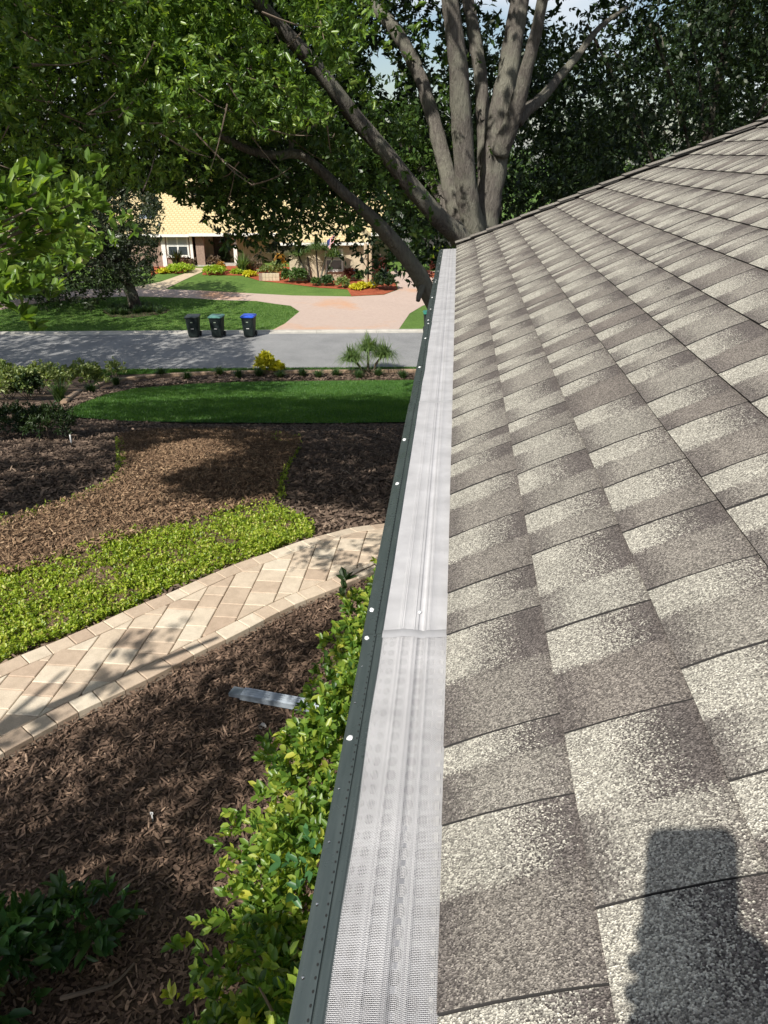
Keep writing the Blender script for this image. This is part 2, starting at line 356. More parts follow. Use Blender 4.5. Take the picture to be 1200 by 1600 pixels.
# the street runs across, turned a little to the house
RA = math.radians(6.7); RU = V3(math.cos(RA), math.sin(RA), 0); RN = V3(-math.sin(RA), math.cos(RA), 0); RO = V3(0, 32.07, -4.8)
def rd(a, b, z=0.): return RO+RU*a+RN*b+V3(0, 0, z)
ROADW = 6.75
sheet('road', [rd(-90, 0), rd(90, 0), rd(90, ROADW), rd(-90, ROADW)], .008, M['asphalt'])
kb = MB(); prof = [(ROADW-.02, .0), (ROADW-.02, .012), (ROADW+.32, .018), (ROADW+.42, .07), (ROADW+.60, .075), (ROADW+.60, 0)]
for a in np.arange(-90, 90, 3.0):
    v = [rd(a+.006, b, z) for b, z in prof]+[rd(a+2.994, b, z) for b, z in prof]; n = len(prof)
    kb.add(v, [(i, i+1, i+1+n, i+n) for i in range(n-1)]+[tuple(range(n))[::-1], tuple(range(n, 2*n))])
tag(kb.build('kerb', M['concrete']), kind='structure')
VERGE = [rd(-90, -2.2), rd(-21, -2.2), *[P(*q) for q in ((60, 590), (140, 588), (250, 583.5), (400, 579.5), (640, 578))], rd(3, -.62), rd(90, -.62), rd(90, -.05), rd(-90, -.05)]
sheet('verge', VERGE, .012, M['lawn'])
LAWN = pxpoly([(92, 651), (120, 636), (165, 619), (215, 608), (300, 601), (400, 597.5), (520, 596), (640, 595), (760, 594), (900, 640), (760, 661), (640, 661), (520, 663), (300, 662), (180, 659)])
sheet('lawn', LAWN, .03, M['lawn'])
DRIVE = [(-80, 491), (22, 469), (85, 460), (130, 452.5), (212, 450.5), (300, 453.5), (457, 462), (549, 463.5), (600, 461), (622, 453), (620, 442), (606, 430), (612, 424), (700, 424), (770, 440), (770, 462), (690, 470), (660, 478), (640, 490), (622, 516.5), (418, 520), (445, 506), (468, 487), (454, 478), (400, 470.5), (340, 469), (300, 466), (207, 463), (150, 465), (85, 471), (25, 479), (-80, 503)]
sheet('driveway', pxpoly(DRIVE), .012, M['drive'])
sheet('front_walk', pxpoly([(190, 452.5), (256, 453), (287, 438), (316, 425), (318, 419), (303, 419), (296, 425), (250, 441)]), .018, M['walk_far'])
BEDS = [[(236, 431), (247, 427.5), (280, 427.5), (294, 424), (303, 414), (236, 412)], [(317, 426), (316, 430), (380, 431), (405, 439), (455, 444.5), (500, 450), (543, 452.5), (549, 463), (600, 460.5), (621, 452.5), (618, 444), (605, 434), (560, 425), (400, 414), (320, 414)], [(640, 434), (690, 434), (700, 426), (655, 424)]]
for b in BEDS: sheet('mulch_bed', pxpoly(b), .022, M['red_mulch'])
sheet('tree_bed', pxpoly([(160, 486), (178, 479), (215, 476), (250, 479), (267, 485), (255, 491), (205, 497), (172, 495)]), .01, M['soil'])
# curved edging between verge and bed, one cast piece after another
ed = spline([P(*q)[:2] for q in ((100, 632), (112, 622), (130, 611), (160, 600.5), (200, 593.5), (260, 588), (330, 584.5), (400, 583), (520, 582), (640, 581), (760, 581))], 64)
edt = thing('garden_edging', 'curved brown cast edging between the street verge and the bark bed', 'edging', (*ed[20], gz(ed[20][1])))
for i in range(0, 63):
    a, b = V3(*ed[i], gz(ed[i][1])), V3(*ed[i+1], gz(ed[i+1][1])); d = unit(b-a); c = (a+b)/2; s_ = unit(np.cross(d, [0, 0, 1.])); h = np.cross(s_, d)
    L = np.linalg.norm(b-a)/2-.006
    v = []
    for e in (-1, 1):
        for q, z in ((-.09, -.05), (-.09, .085), (-.06, .11), (.06, .11), (.09, .085), (.09, -.05)): v.append(c+d*L*e+s_*q+h*z)
    obj('edging_piece', v, [(i2, i2+1, i2+7, i2+6) for i2 in range(5)]+[(5, 4, 3, 2, 1, 0), (6, 7, 8, 9, 10, 11)], M['edging'], edt)

# ================================================================== THE NEAR HOUSE AND ITS ROOF
house = thing('shingled_house', 'house with a brown and grey shingled hip roof edged by a guarded gutter', 'house', (4, 0, 0))
CT, ST = math.cos(TH), math.sin(TH)
def R(t, y, h=0.): return V3(X0+t*CT-h*ST, y, ZE+t*ST+h*CT)
HW = 4.6                       # eave to ridge, in plan
YB = -9.0; TR = HW/CT
MB().box((X0+HW, (YB+HIP_Y)/2, 1.33), (HW-.5, (HIP_Y-YB)/2-.5, 1.33)).build('wall', M['wall'], house)
so_ = MB().box((X0+HW, (YB+HIP_Y)/2, ZE-.11), (HW+.02, (HIP_Y-YB)/2+.0, .012)); so_.build('soffit', M['soffit'], house)
MB().box((X0+.0, (YB+HIP_Y)/2, ZE-.125), (.0115, (HIP_Y-YB)/2-.02, .075)).build('fascia', M['soffit'], house)
# decking below the shingles: four slopes
a, b, c, d = R(0, YB, -.012), R(0, HIP_Y, -.012), R(0, 0, 0), None
xr = X0+HW; zr = ZE+HW*math.tan(TH)-.014; x2 = X0+2*HW; e0 = ZE-.014
deck = obj('roof_deck', [(X0+.004, YB, e0), (X0+.004, HIP_Y, e0), (x2, HIP_Y, e0), (x2, YB, e0), (xr, YB+HW, zr), (xr, HIP_Y-HW, zr)], [(0, 1, 5, 4), (1, 2, 5), (2, 3, 4, 5), (3, 0, 4)][::1], M['asphalt_edge'], house)
def tabgeo(t0, t1, y0, y1, sk0, sk1, lift, thick, seed):
    """one laminated tab: grid of 3x2 on top, cut edges down; far end clipped at the hip"""
    r = np.random.default_rng(seed); tt = np.array([t0, t0+(t1-t0)*.3, t0+(t1-t0)*.65, t1]); v = []; uv = []
    hip = lambda t: HIP_Y-t*CT-.012
    bow = r.normal()*.0004+.001
    hh = [lift, lift*.78+bow, lift*.45+bow, .0005]
    for lay in (0, 1):
        for i, t in enumerate(tt):
            k = i/3.
            for j in (0, 1):
                y = (y0+sk0*k+math.sin(k*3.1)*.002) if j == 0 else (y1+sk1*k+math.sin(k*3.1)*.002)
                y = min(y, hip(t)); tw = (.0012 if j == 0 else -.0008)*(1-.6*k); v.append(R(t, y, hh[i]+tw if lay == 0 else max(hh[i]-thick, -.008))); uv.append((j, (t-t0)/SX))
    f = []; mi = []
    for i in range(3): f.append((2*i, 2*i+2, 2*i+3, 2*i+1)[::-1]); mi.append(0)
    f.append((0, 8, 9, 1)[::-1]); mi.append(1)
    for i in range(3):
        f.append((2*i, 2*i+2, 2*i+10, 2*i+8)); mi.append(1); f.append((2*i+1, 2*i+9, 2*i+11, 2*i+3)); mi.append(1)
    return v, uv, f, mi
tabs = []
for c_ in range(0, 36):
    t0 = 0. if c_ == 0 else S0+SX*(c_-1); t1 = S0+SX*c_+.022
    if t1 > TR: break
    y = YB+t0+random.uniform(0, .2); k0 = 0.
    while y < HIP_Y-t0*CT-.02:
        wd = random.choice([.12, .15, .17, .19, .2, .22, .24]); sk1 = random.uniform(-.004, .004)
        if y+wd > -.3 or c_ > -1:
            tabs.append((t0, t1, y+.0008, y+wd-.0008, k0, sk1, random.uniform(.0056, .0066), .0042, len(tabs), random.random(), random.choice([.45, .42, .5, .55, .6, .65]), random.uniform(.42, .78)))
        k0 = sk1; y += wd
def px_area(tb):
    q = np.array([R(tb[0], tb[2]), R(tb[0], tb[3]), R(tb[1], tb[3]), R(tb[1], tb[2])]); x, y, z = proj(q)
    if (z < .15).any(): return 0
    cx, cy = x.mean(), y.mean()
    if x.min() > 1200 or y.min() > 1600 or y.max() < 0: return 0
    return .5*abs(np.dot(x, np.roll(y, 1))-np.dot(y, np.roll(x, 1)))
area = np.array([px_area(t) for t in tabs]); order = np.argsort(-area); big = set(order[:296].tolist())
def tabmesh(name, idx, parent):
    v, uv, f, mi, tone, spl, dk = [], [], [], [], [], [], []
    for i in idx:
        tb = tabs[i]; a_, b_, c2, d_ = tabgeo(*tb[:9]); n = len(v); v += a_; uv += b_; f += [tuple(q+n for q in g) for g in c2]; mi += d_
        tone += [tb[9]]*len(c2); spl += [tb[10]]*len(c2); dk += [tb[11]]*len(c2)
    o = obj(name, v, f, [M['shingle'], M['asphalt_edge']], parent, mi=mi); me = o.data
    l = me.uv_layers.new(name='uv'); vi = np.zeros(len(me.loops), np.int32); me.loops.foreach_get('vertex_index', vi)
    l.data.foreach_set('uv', np.array(uv, np.float32)[vi].ravel())
    for nm, arr in (('tone', tone), ('split', spl), ('dark', dk)):
        at_ = me.attributes.new(nm, 'FLOAT', 'FACE'); at_.data.foreach_set('value', np.array(arr, np.float32))
    return o
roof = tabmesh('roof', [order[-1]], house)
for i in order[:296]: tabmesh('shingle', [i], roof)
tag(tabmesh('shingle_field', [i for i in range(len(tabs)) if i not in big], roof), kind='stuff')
# caps bent over the hip, overlapping up the slope
nc = int(HW*1.35/.18)
for i in range(nc):
    s0_, s1_ = i*.14, i*.14+.24; v = []
    jy = random.uniform(-.006, .006)
    for s_ in (s0_, s1_):
        hgt = .030 if s_ == s0_ else .016
        for side, dd in ((-1, .13), (-1, .06), (0, 0), (1, .06), (1, .13)):
            t = s_*CT
            if side <= 0: p = R(t, HIP_Y-t*CT-dd*.95+jy, hgt-(0.002 if dd > .1 else 0))
            else:
                p = R(t, HIP_Y-t*CT, hgt)+V3(dd*.9, .0, -.004) ; p[2] -= dd*.42*0
                p = V3(X0+t*CT+dd*.8+jy, HIP_Y-t*CT+.0, ZE+t*ST+hgt)
            v.append(p)
    v += [p-V3(0, 0, .004) for p in v]
    f = [(j, j+1, j+6, j+5) for j in range(4)]+[(j, j+10, j+11, j+1) for j in range(4)]+[(0, 5, 15, 10), (4, 14, 19, 9)]+[(j+10, j+15, j+16, j+11) for j in range(4)]
    o = obj('hip_cap', v, f, [M['shingle'], M['asphalt_edge']], roof, mi=[0]*4+[1]*6+[1]*4); me = o.data
    me.uv_layers.new(name='uv').data.foreach_set('uv', np.tile([.2, .45], (len(me.loops), 1)).ravel())
    for nm, val in (('tone', random.uniform(.1, .5)), ('split', 2.), ('dark', .5)):
        a_ = me.attributes.new(nm, 'FLOAT', 'FACE'); a_.data.foreach_set('value', np.full(len(me.polygons), val, np.float32))
    if i*.14*CT > HW-.1: break
# the other three slopes carry plain shingle sheets
for nm, q in (('far_slope', [(X0, HIP_Y, ZE), (x2, HIP_Y, ZE), (xr, HIP_Y-HW, zr+.014)]), ('back_slope', [(x2, HIP_Y, ZE), (x2, YB, ZE), (xr, YB+HW, zr+.014), (xr, HIP_Y-HW, zr+.014)]), ('end_slope', [(x2, YB, ZE), (X0, YB, ZE), (xr, YB+HW, zr+.014)])):
    o = obj(nm, q, [tuple(range(len(q)))], M['shingle'], house); me = o.data
    me.uv_layers.new(name='uv').data.foreach_set('uv', np.tile([.2, .45], (len(me.loops), 1)).ravel())
    for n2, val in (('tone', .3), ('split', 2.), ('dark', .5)):
        a_ = me.attributes.new(n2, 'FLOAT', 'FACE'); a_.data.foreach_set('value', np.full(len(me.polygons), val, np.float32))

# ================================================================== GUTTER WITH ITS MESH GUARD
gut = thing('gutter', 'dark green eave gutter with pale steel mesh guard and white sealant dabs', 'gutter', (-.05, 3, ZE-.12))
YE = 6.12
XM = -.089; ZM = ZE-.012
RIDG = [(-.062, .0013), (-.0575, .0013), (-.041, .0014), (-.036, .0014), (-.0235, .0016), (-.018, .0016)]
def zp(x):
    z = ZM+(x-XM)*.055
    for a_, h in RIDG: z = z+h*np.exp(-((x-a_)/.0012)**2)
    return z-.0028*np.exp(-((x+.030)/.005)**2)
gp = [(X0+.0, ZE-.03), (X0-.002, ZE-.135), (-.075, ZE-.140), (-.092, ZE-.115), (-.096, ZE-.075), (-.118, ZE-.055), (-.1195, ZE-.026), (-.1135, ZE-.0255), (-.112, ZE-.05), (-.09, ZE-.07), (-.086, ZE-.11), (-.072, ZE-.134), (X0-.008, ZE-.13), (X0-.006, ZE-.03)]
v = [(x, YB, z) for x, z in gp]+[(x, YE, z) for x, z in gp]; n = len(gp)
obj('trough', v, [(i, (i+1) % n, (i+1) % n+n, i+n) for i in range(n)], M['gutter'], gut)
obj('end_cap', [(x, YE+.001, z) for x, z in gp[:8]]+[(x, YE+.003, z) for x, z in gp[:8]], [tuple(range(8)), tuple(range(15, 7, -1))]+[(i, i+1, i+9, i+8) for i in range(7)], M['gutter'], gut)
cuts = [-1.43, -.22, .985, 2.19, 3.38, 4.56, 5.74, YE]
fl = [(XM+.004, ZM-.001), (XM-.001, ZM+.0012), (XM-.0085, ZM-.0005), (XM-.0098, ZM-.0022), (XM-.0108, ZM-.0002), (XM-.027, ZM-.0035), (XM-.0302, ZM-.0055), (XM-.031, ZM-.022), (XM-.0298, ZM-.022), (XM-.029, ZM-.0075), (XM+.004, ZM-.004)]
wires_x = np.linspace(XM+.001, X0+.004, 62)
for k in range(len(cuts)-1):
    y0, y1 = cuts[k]+.0012, cuts[k+1]-.0012; ny = max(2, int((y1-y0)/.1))
    jx = [0, .0006, -.0005, .0007, 0, -.0006, .0004][k]
    yy = np.linspace(y0, y1, ny); n = len(fl); wob = np.sin(yy*2.1+k)*.0009
    v = [(x+jx+wb, y, z) for y, wb in zip(yy, wob) for x, z in fl]
    o = obj('guard_flange', v, [(i*n+j, i*n+(j+1) % n, (i+1)*n+(j+1) % n, (i+1)*n+j) for i in range(ny-1) for j in range(n)]+[tuple(range(n-1, -1, -1)), tuple(range((ny-1)*n, ny*n))], M['gutter'], gut)
    # row of pinholes along the fold
    ys = np.arange(y0+.008, y1-.004, .0125 if y1 < 2.3 else .025); pv = []; pf = []
    for q, y in enumerate(ys):
        b0 = len(pv)
        for th in np.arange(6)*math.pi/3: pv.append((XM-.0122+jx+.0011*math.cos(th), y+.0018*math.sin(th), ZM+.0004-.0004))
        pf.append(tuple(range(b0, b0+6)))
    tag(obj('pinhole_row', pv, pf, M['hole'], o), kind='stuff')
    # perforated plate under the mesh
    cols = np.array([-.083, -.0735, -.0505, -.029, -.008, .001]); cx = np.array([-.088, -.0783, -.066, -.0395, -.0205, -.0035, .0085])
    pv = []; pf = []; per = .0225; rows = np.arange(y0, y1, per)
    for c2 in range(6):
        xa, xb = cx[c2], cx[c2+1]; xm = (xa+xb)/2; r_ = min(.0064, (xb-xa)/2-.0008); of = (c2 % 2)*per/2
        for y in rows:
            ya, yb = y, min(y+per-.00005, y1); ym = (ya+yb)/2
            b0 = len(pv); sh = per*.42*(0 if c2 % 2 else 1)
            ring = [(xm+r_*math.cos(t), ym+min(r_*1.45, .0085)*math.sin(t)) for t in np.arange(8)*math.pi/4+math.pi/8]
            out = [(xb, ym+.3*(yb-ya)), (xm+.3*(xb-xa), yb), (xm-.3*(xb-xa), yb), (xa, ym+.3*(yb-ya)), (xa, ym-.3*(yb-ya)), (xm-.3*(xb-xa), ya), (xm+.3*(xb-xa), ya), (xb, ym-.3*(yb-ya))]
            cor = [(xb, yb), (xa, yb), (xa, ya), (xb, ya)]
            for x, y_ in ring+out+cor: pv.append((x, y_, ZM+(x-XM)*.055-.0026))
            for i in range(8): pf.append((b0+i, b0+8+i, b0+8+(i+1) % 8, b0+(i+1) % 8))
            for i, (p_, q_) in enumerate(((0, 1), (2, 3), (4, 5), (6, 7))): pf.append((b0+8+p_, b0+16+i, b0+8+q_))
    tag(obj('drain_plate', pv, pf, M['plate'], gut), kind='stuff')
    # woven wire: real strands
    near = -.5 < y0 < .9; sp_ = .0017 if near else .0026 if y0 > -.5 else .02; ys = np.arange(y0, y1, sp_)
    xs = wires_x if near else np.array(sorted(list(np.linspace(XM+.001, X0+.004, 6))+[a_+e for a_, _ in RIDG for e in (-.002, 0, .002)]))
    nx = len(xs); zz = zp(xs); Y = np.repeat(ys[:, None], nx, 1); X = np.repeat(xs[None], len(ys), 0); Z = np.repeat(zz[None], len(ys), 0)
    if near: Z = Z+.0003*np.where((np.arange(nx)[None]+np.arange(len(ys))[:, None]) % 2, 1, -1)
    Z = Z+.0004*np.sin(Y*9)+.0003*np.sin(Y*23+X*40); r_ = .00033 if near else .00085
    ring = [(-r_, -.0002), (0, r_), (r_, -.0002)]; V = np.stack([np.stack([X, Y+dy, Z+dz], -1) for dy, dz in ring], 2)   # ys, nx, 3, 3
    idx = np.arange(len(ys)*nx*3).reshape(len(ys), nx, 3); Fc = []
    for e in range(2): Fc.append(np.stack([idx[:, :-1, e], idx[:, 1:, e], idx[:, 1:, e+1], idx[:, :-1, e+1]], -1).reshape(-1, 4))
    Fc = np.concatenate(Fc); V = V.reshape(-1, 3)
    yl = np.linspace(y0, y1, max(8, int((y1-y0)/.02)) if not near else len(ys)); xl = wires_x; b0 = len(V)
    Zl = zp(xl)[:, None]+.0004*np.sin(yl[None]*9)+.0003*np.sin(yl[None]*23+xl[:, None]*40)
    if near: Zl = Zl-.0003*np.where((np.arange(len(xl))[:, None]+np.arange(len(yl))[None]) % 2, 1, -1)
    Xl = np.repeat(xl[:, None], len(yl), 1); Yl = np.repeat(yl[None], len(xl), 0)
    V2 = np.stack([np.stack([Xl+dx*.85, Yl, Zl+dz], -1) for dx, dz in ring], 2); idx = np.arange(V2.size//3).reshape(len(xl), len(yl), 3)+b0
    F2 = np.concatenate([np.stack([idx[:, :-1, e+1], idx[:, 1:, e+1], idx[:, 1:, e], idx[:, :-1, e]], -1).reshape(-1, 4) for e in range(2)])
    o = fast('mesh_screen', np.concatenate([V, V2.reshape(-1, 3)]), np.concatenate([Fc, F2]), 4, M['wire'], gut, smooth=True); o['kind'] = 'stuff'
    if k and cuts[k] > 0:        # folded overlap where two lengths meet
        xs = np.linspace(XM, X0, 14); v = []
        for dy, dz in ((-.010, .0012), (-.004, .0026), (.006, .0026), (.011, .001)): v += [(x, cuts[k]+dy+.0015*math.sin(x*90), zp(x)+dz) for x in xs]
        obj('lap_strip', v, [(a_*14+b_, a_*14+b_+1, (a_+1)*14+b_+1, (a_+1)*14+b_) for a_ in range(3) for b_ in range(13)], M['wire'], gut, True)
def dab(x, y, z, r, ry, parent, m, nm):
    mb = MB(); n = 12; rr = 1+.14*rng.normal(size=n); v = []
    for lv, (q, h) in enumerate(((1., 0), (.95, .35), (.65, .8), (.2, 1.))):
        for i in range(n): th = i*2*math.pi/n; v.append((x+r*q*rr[i]*math.cos(th), y+ry*q*rr[i]*math.sin(th), z+h*r*.55))
    f = [(l*n+i, l*n+(i+1) % n, (l+1)*n+(i+1) % n, (l+1)*n+i) for l in range(3) for i in range(n)]+[tuple(range(3*n, 4*n))]
    return obj(nm, v, f, m, parent, True)
DABS = [(547, 1153), (573, 997), (581, 953), (621, 756), (632, 687), (656, 574), (665, 529), (669.5, 506), (669.6, 500.5), (673, 483.5), (675.5, 465), (680.5, 441), (681.5, 438), (684.5, 424), (686.7, 412), (689, 401), (690, 395.5), (691, 390.5)]
for q in DABS:
    p = atz(q[0], q[1], ZM-.0028); s_ = .0042*(1 if p[1] < 1.5 else 1.15); dab(p[0], p[1], ZM-.0028, s_, s_*(1.25 if p[1] < 1 else 1.6 if p[1] < 3 else 2.6), gut, M['white'], 'sealant_dab')
p = atz(656, 956, ZM+.004); dab(p[0], p[1], ZM+.0035, .003, .004, gut, M['white'], 'sealant_dab')
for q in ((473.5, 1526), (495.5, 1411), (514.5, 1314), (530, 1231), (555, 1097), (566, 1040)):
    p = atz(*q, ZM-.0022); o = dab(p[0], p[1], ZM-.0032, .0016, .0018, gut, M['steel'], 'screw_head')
    dab(p[0]+.0006, p[1]-.0016, ZM-.0034, .0017, .0019, o, M['hole'], 'screw_shadow_hole')  # dark dab painting the shadow and hole at the screw head

# ================================================================== PAVER WALK
upx = [(0, 1048), (110, 1000), (209, 959), (330, 905), (375, 889), (487, 849), (601, 819)]
lpx = [(0, 1193), (69, 1151), (170, 1105), (258, 1055), (330, 1025), (380, 984), (471, 949), (519, 928), (583, 903)]
ue = np.array([P(*q)[:2] for q in upx]); le = np.array([P(*q)[:2] for q in lpx])
def resamp(c, n):
    d = np.r_[0, np.cumsum(np.linalg.norm(np.diff(c, axis=0), axis=1))]; t = np.linspace(0, d[-1], n); return np.c_[np.interp(t, d, c[:, 0]), np.interp(t, d, c[:, 1])]
ue, le = resamp(ue, 12), resamp(le, 12)
cen = (ue+le)/2
cen = np.vstack([cen[0]-(cen[1]-cen[0])*np.array([[4.5], [3.], [1.5]])*1.0, cen, cen[-1]+V3(.55, .25)[:2], cen[-1]+V3(1.2, .42)[:2], cen[-1]+V3(2.2, .5)[:2], cen[-1]+V3(3.4, .45)[:2]])
CL = resamp(spline(cen, 200), 320); TG = unit(np.gradient(CL, axis=0)); NM = np.c_[-TG[:, 1], TG[:, 0]]
HWID = float(np.mean([np.min(np.linalg.norm(ue-c, axis=1)) for c in cen[4:14]]+[np.min(np.linalg.norm(le-c, axis=1)) for c in cen[4:14]])); HIN = HWID-.155
def paver_mat():
    m, t, b = nodes('tumbled_paver'); setin(b, Roughness=.88); b.inputs['Specular IOR Level'].default_value = .25
    oi = nd(t, 'ShaderNodeObjectInfo').outputs['Random']
    c = ramp(t, oi, (0, (.44, .34, .26)), (.3, (.52, .425, .33)), (.6, (.58, .49, .385)), (1, (.63, .56, .455)))
    c = mixc(t, .55, c, ramp(t, noise(t, 11, 6, .7), (.3, (.72, .68, .62)), (.7, (1.2, 1.17, 1.12))), 'MULTIPLY')
    c = mixc(t, 1., c, ramp(t, noise(t, 120, 3, .7), (.3, (.88,)*3), (.7, (1.1,)*3)), 'MULTIPLY')
    t.links.new(c, b.inputs['Base Color']); bump(t, b, noise(t, 150, 4), .35, .004); return m
M['paver'] = paver_mat()
M['sand'] = plain('joint_sand', (.15, .12, .09), .95, var=.2, sc=20)
walk = sheet('walkway', [(*(c+n*(HWID+.02)),) for c, n in zip(CL[::6], NM[::6])]+[(*(c-n*(HWID+.02)),) for c, n in zip(CL[::-6], NM[::-6])], .012, M['sand'])
def nearest(p): i = int(np.argmin(np.sum((CL-p)**2, 1))); return i
def clip(poly, c, n, h):
    out = []
    for i in range(len(poly)):
        a, b = poly[i], poly[(i+1) % len(poly)]; da, db = h-(a-c)@n, h-(b-c)@n
        if da >= 0: out.append(a)
        if da*db < 0: out.append(a+(b-a)*da/(da-db))
    return out
def shrink(poly, g):
    poly = np.array(poly); c = poly.mean(0); out = []; n = len(poly)
    for i in range(n):
        a, b, d = poly[i-1], poly[i], poly[(i+1) % n]; e1 = b-a; e2 = d-b; e1 = e1/max(np.linalg.norm(e1), 1e-6); e2 = e2/max(np.linalg.norm(e2), 1e-6)
        n1 = np.array([-e1[1], e1[0]]); n2 = np.array([-e2[1], e2[0]]); m = n1+n2; m = m/max(np.linalg.norm(m), 1e-6); k = min(g/max(m@n1, .35), g*2.4); out.append(b+m*k)
    return np.array(out)
def parea(p): p = np.array(p); return .5*(np.dot(p[:, 0], np.roll(p[:, 1], -1))-np.dot(p[:, 1], np.roll(p[:, 0], -1)))
npav = 0
def paver(poly):
    global npav
    p = np.array(poly)
    keep = [0]
    for i in range(1, len(p)):
        if np.linalg.norm(p[i]-p[keep[-1]]) > .012: keep.append(i)
    p = p[keep]
    if len(p) > 3 and np.linalg.norm(p[0]-p[-1]) < .012: p = p[:-1]
    if len(p) < 3: return
    if parea(p) < 0: p = p[::-1]
    if parea(p) < .0022: return
    o0 = shrink(p, .0032); o1 = shrink(p, .0085); n = len(p); z = .058+rng.uniform(-.0022, .0022); tx, ty = rng.normal(size=2)*.004; cc = p.mean(0)
    zz = lambda q, h: gz(q[1])+h+(q[0]-cc[0])*tx+(q[1]-cc[1])*ty
    v = [(*q, zz(q, 0)) for q in o0]+[(*q, zz(q, z-.005)) for q in o0]+[(*q, zz(q, z)) for q in o1]
    f = [tuple(range(2*n, 3*n))]+[(l*n+i, l*n+(i+1) % n, (l+1)*n+(i+1) % n, (l+1)*n+i) for l in (0, 1) for i in range(n)]
    obj('paver', v, f, M['paver'], walk); npav += 1
seg = np.r_[0, np.cumsum(np.linalg.norm(np.diff(CL, axis=0), axis=1))]
def on(s): i = min(int(np.searchsorted(seg, s)), len(CL)-1); return CL[i], NM[i]
for sg_ in (1, -1):                   # border course on both sides
    s_ = .02
    while s_ < seg[-1]-.3:
        wdt = .175+rng.uniform(-.012, .012); a, na = on(s_); b, nb = on(s_+wdt)
        paver([a+na*sg_*HIN, b+nb*sg_*HIN, b+nb*sg_*HWID, a+na*sg_*HWID]); s_ += wdt
ang = math.radians(-.5); gx = np.array([math.cos(ang), math.sin(ang)]); gy_ = np.array([-gx[1], gx[0]])
lo, hi = CL.min(0)-1, CL.max(0)+1; org = CL[len(CL)//2]; col = 0
u = -6.
while u < 6.:
    cw = [.235, .175, .205][col % 3]; vv_ = -5.+rng.uniform(0, .3)
    while vv_ < 5.:
        ln = random.choice([.145, .2, .2, .27])
        c0 = org+gx*(u+cw/2)+gy_*(vv_+ln/2)
        if lo[0] < c0[0] < hi[0]:
            i = nearest(c0)
            if abs((c0-CL[i])@NM[i]) < HIN+.25 and abs((c0-CL[i])@TG[i]) < .3 and 2 < i < len(CL)-3:
                q = [org+gx*(u+a_)+gy_*(vv_+b_) for a_, b_ in ((0, 0), (cw, 0), (cw, ln), (0, ln))]
                q = clip(q, CL[i], NM[i], HIN);
                if len(q) > 2: q = clip(q, CL[i], -NM[i], HIN)
                if len(q) > 2: paver(q)
        vv_ += ln
    u += cw; col += 1
def pathdist(x, y):
    d = np.full(len(x), 9.)
    for c in CL[::3]: d = np.minimum(d, np.hypot(x-c[0], y-c[1]))
    return d

# ================================================================== MULCH, GROUND COVER, GRASS
COVER = [(-60, 1075), (0, 1040), (60, 1012), (110, 994), (209, 952), (240, 934), (330, 898), (375, 882), (440, 858), (489, 842), (494, 828), (478, 812), (440, 796), (425, 786), (395, 790), (330, 806), (250, 826), (190, 838), (120, 858), (60, 880), (0, 898), (-60, 910)]
BROWN = [(188, 684), (230, 677), (300, 674), (380, 675), (440, 681), (472, 688), (462, 712), (440, 745), (432, 786), (395, 795), (330, 812), (200, 850), (60, 895), (-60, 925), (-60, 838), (0, 822), (70, 800), (140, 775), (175, 758), (195, 735), (186, 705)]
def mound(name, poly, h, m, kind='structure', st=.12):
    pp = np.array([P(*q)[:2] for q in poly]); lo, hi = pp.min(0), pp.max(0)
    xs = np.arange(lo[0], hi[0]+st, st); ys = np.arange(lo[1], hi[1]+st, st); X, Y = np.meshgrid(xs, ys); ins = inpoly(X, Y, pp)
    d = np.full(X.shape, 9.)
    for i in range(len(pp)):
        a, b = pp[i], pp[(i+1) % len(pp)]; ab = b-a; t = np.clip(((X-a[0])*ab[0]+(Y-a[1])*ab[1])/max(ab@ab, 1e-9), 0, 1); d = np.minimum(d, np.hypot(X-a[0]-t*ab[0], Y-a[1]-t*ab[1]))
    d = np.where(ins, d, -d); Z = gz(Y)+np.clip(d/.22, -.4, 1)*h*(.85+.15*np.sin(X*5+Y*3))-.0+.012*np.sin(X*17)*np.sin(Y*15)*(d > .05)
    idx = np.arange(X.size).reshape(X.shape); k = (d > -.1); q = k[:-1, :-1] & k[1:, :-1] & k[:-1, 1:] & k[1:, 1:]
    Fc = np.stack([idx[:-1, :-1][q], idx[:-1, 1:][q], idx[1:, 1:][q], idx[1:, :-1][q]], -1)
    o = fast(name, np.stack([X, Y, Z], -1).reshape(-1, 3), Fc, 4, m, smooth=True); o['kind'] = kind
    return pp
COVW = mound('planting_bed', COVER, .05, M['brownbed']); BRW = mound('planting_bed', BROWN, .06, M['brownbed'])
def scatter(poly, n):
    pp = np.asarray(poly)[:, :2]; lo, hi = pp.min(0), pp.max(0); out = np.zeros((0, 2))
    while len(out) < n:
        q = rng.uniform(lo, hi, (n*2, 2)); out = np.vstack([out, q[inpoly(q[:, 0], q[:, 1], pp)]])
    return out[:n]
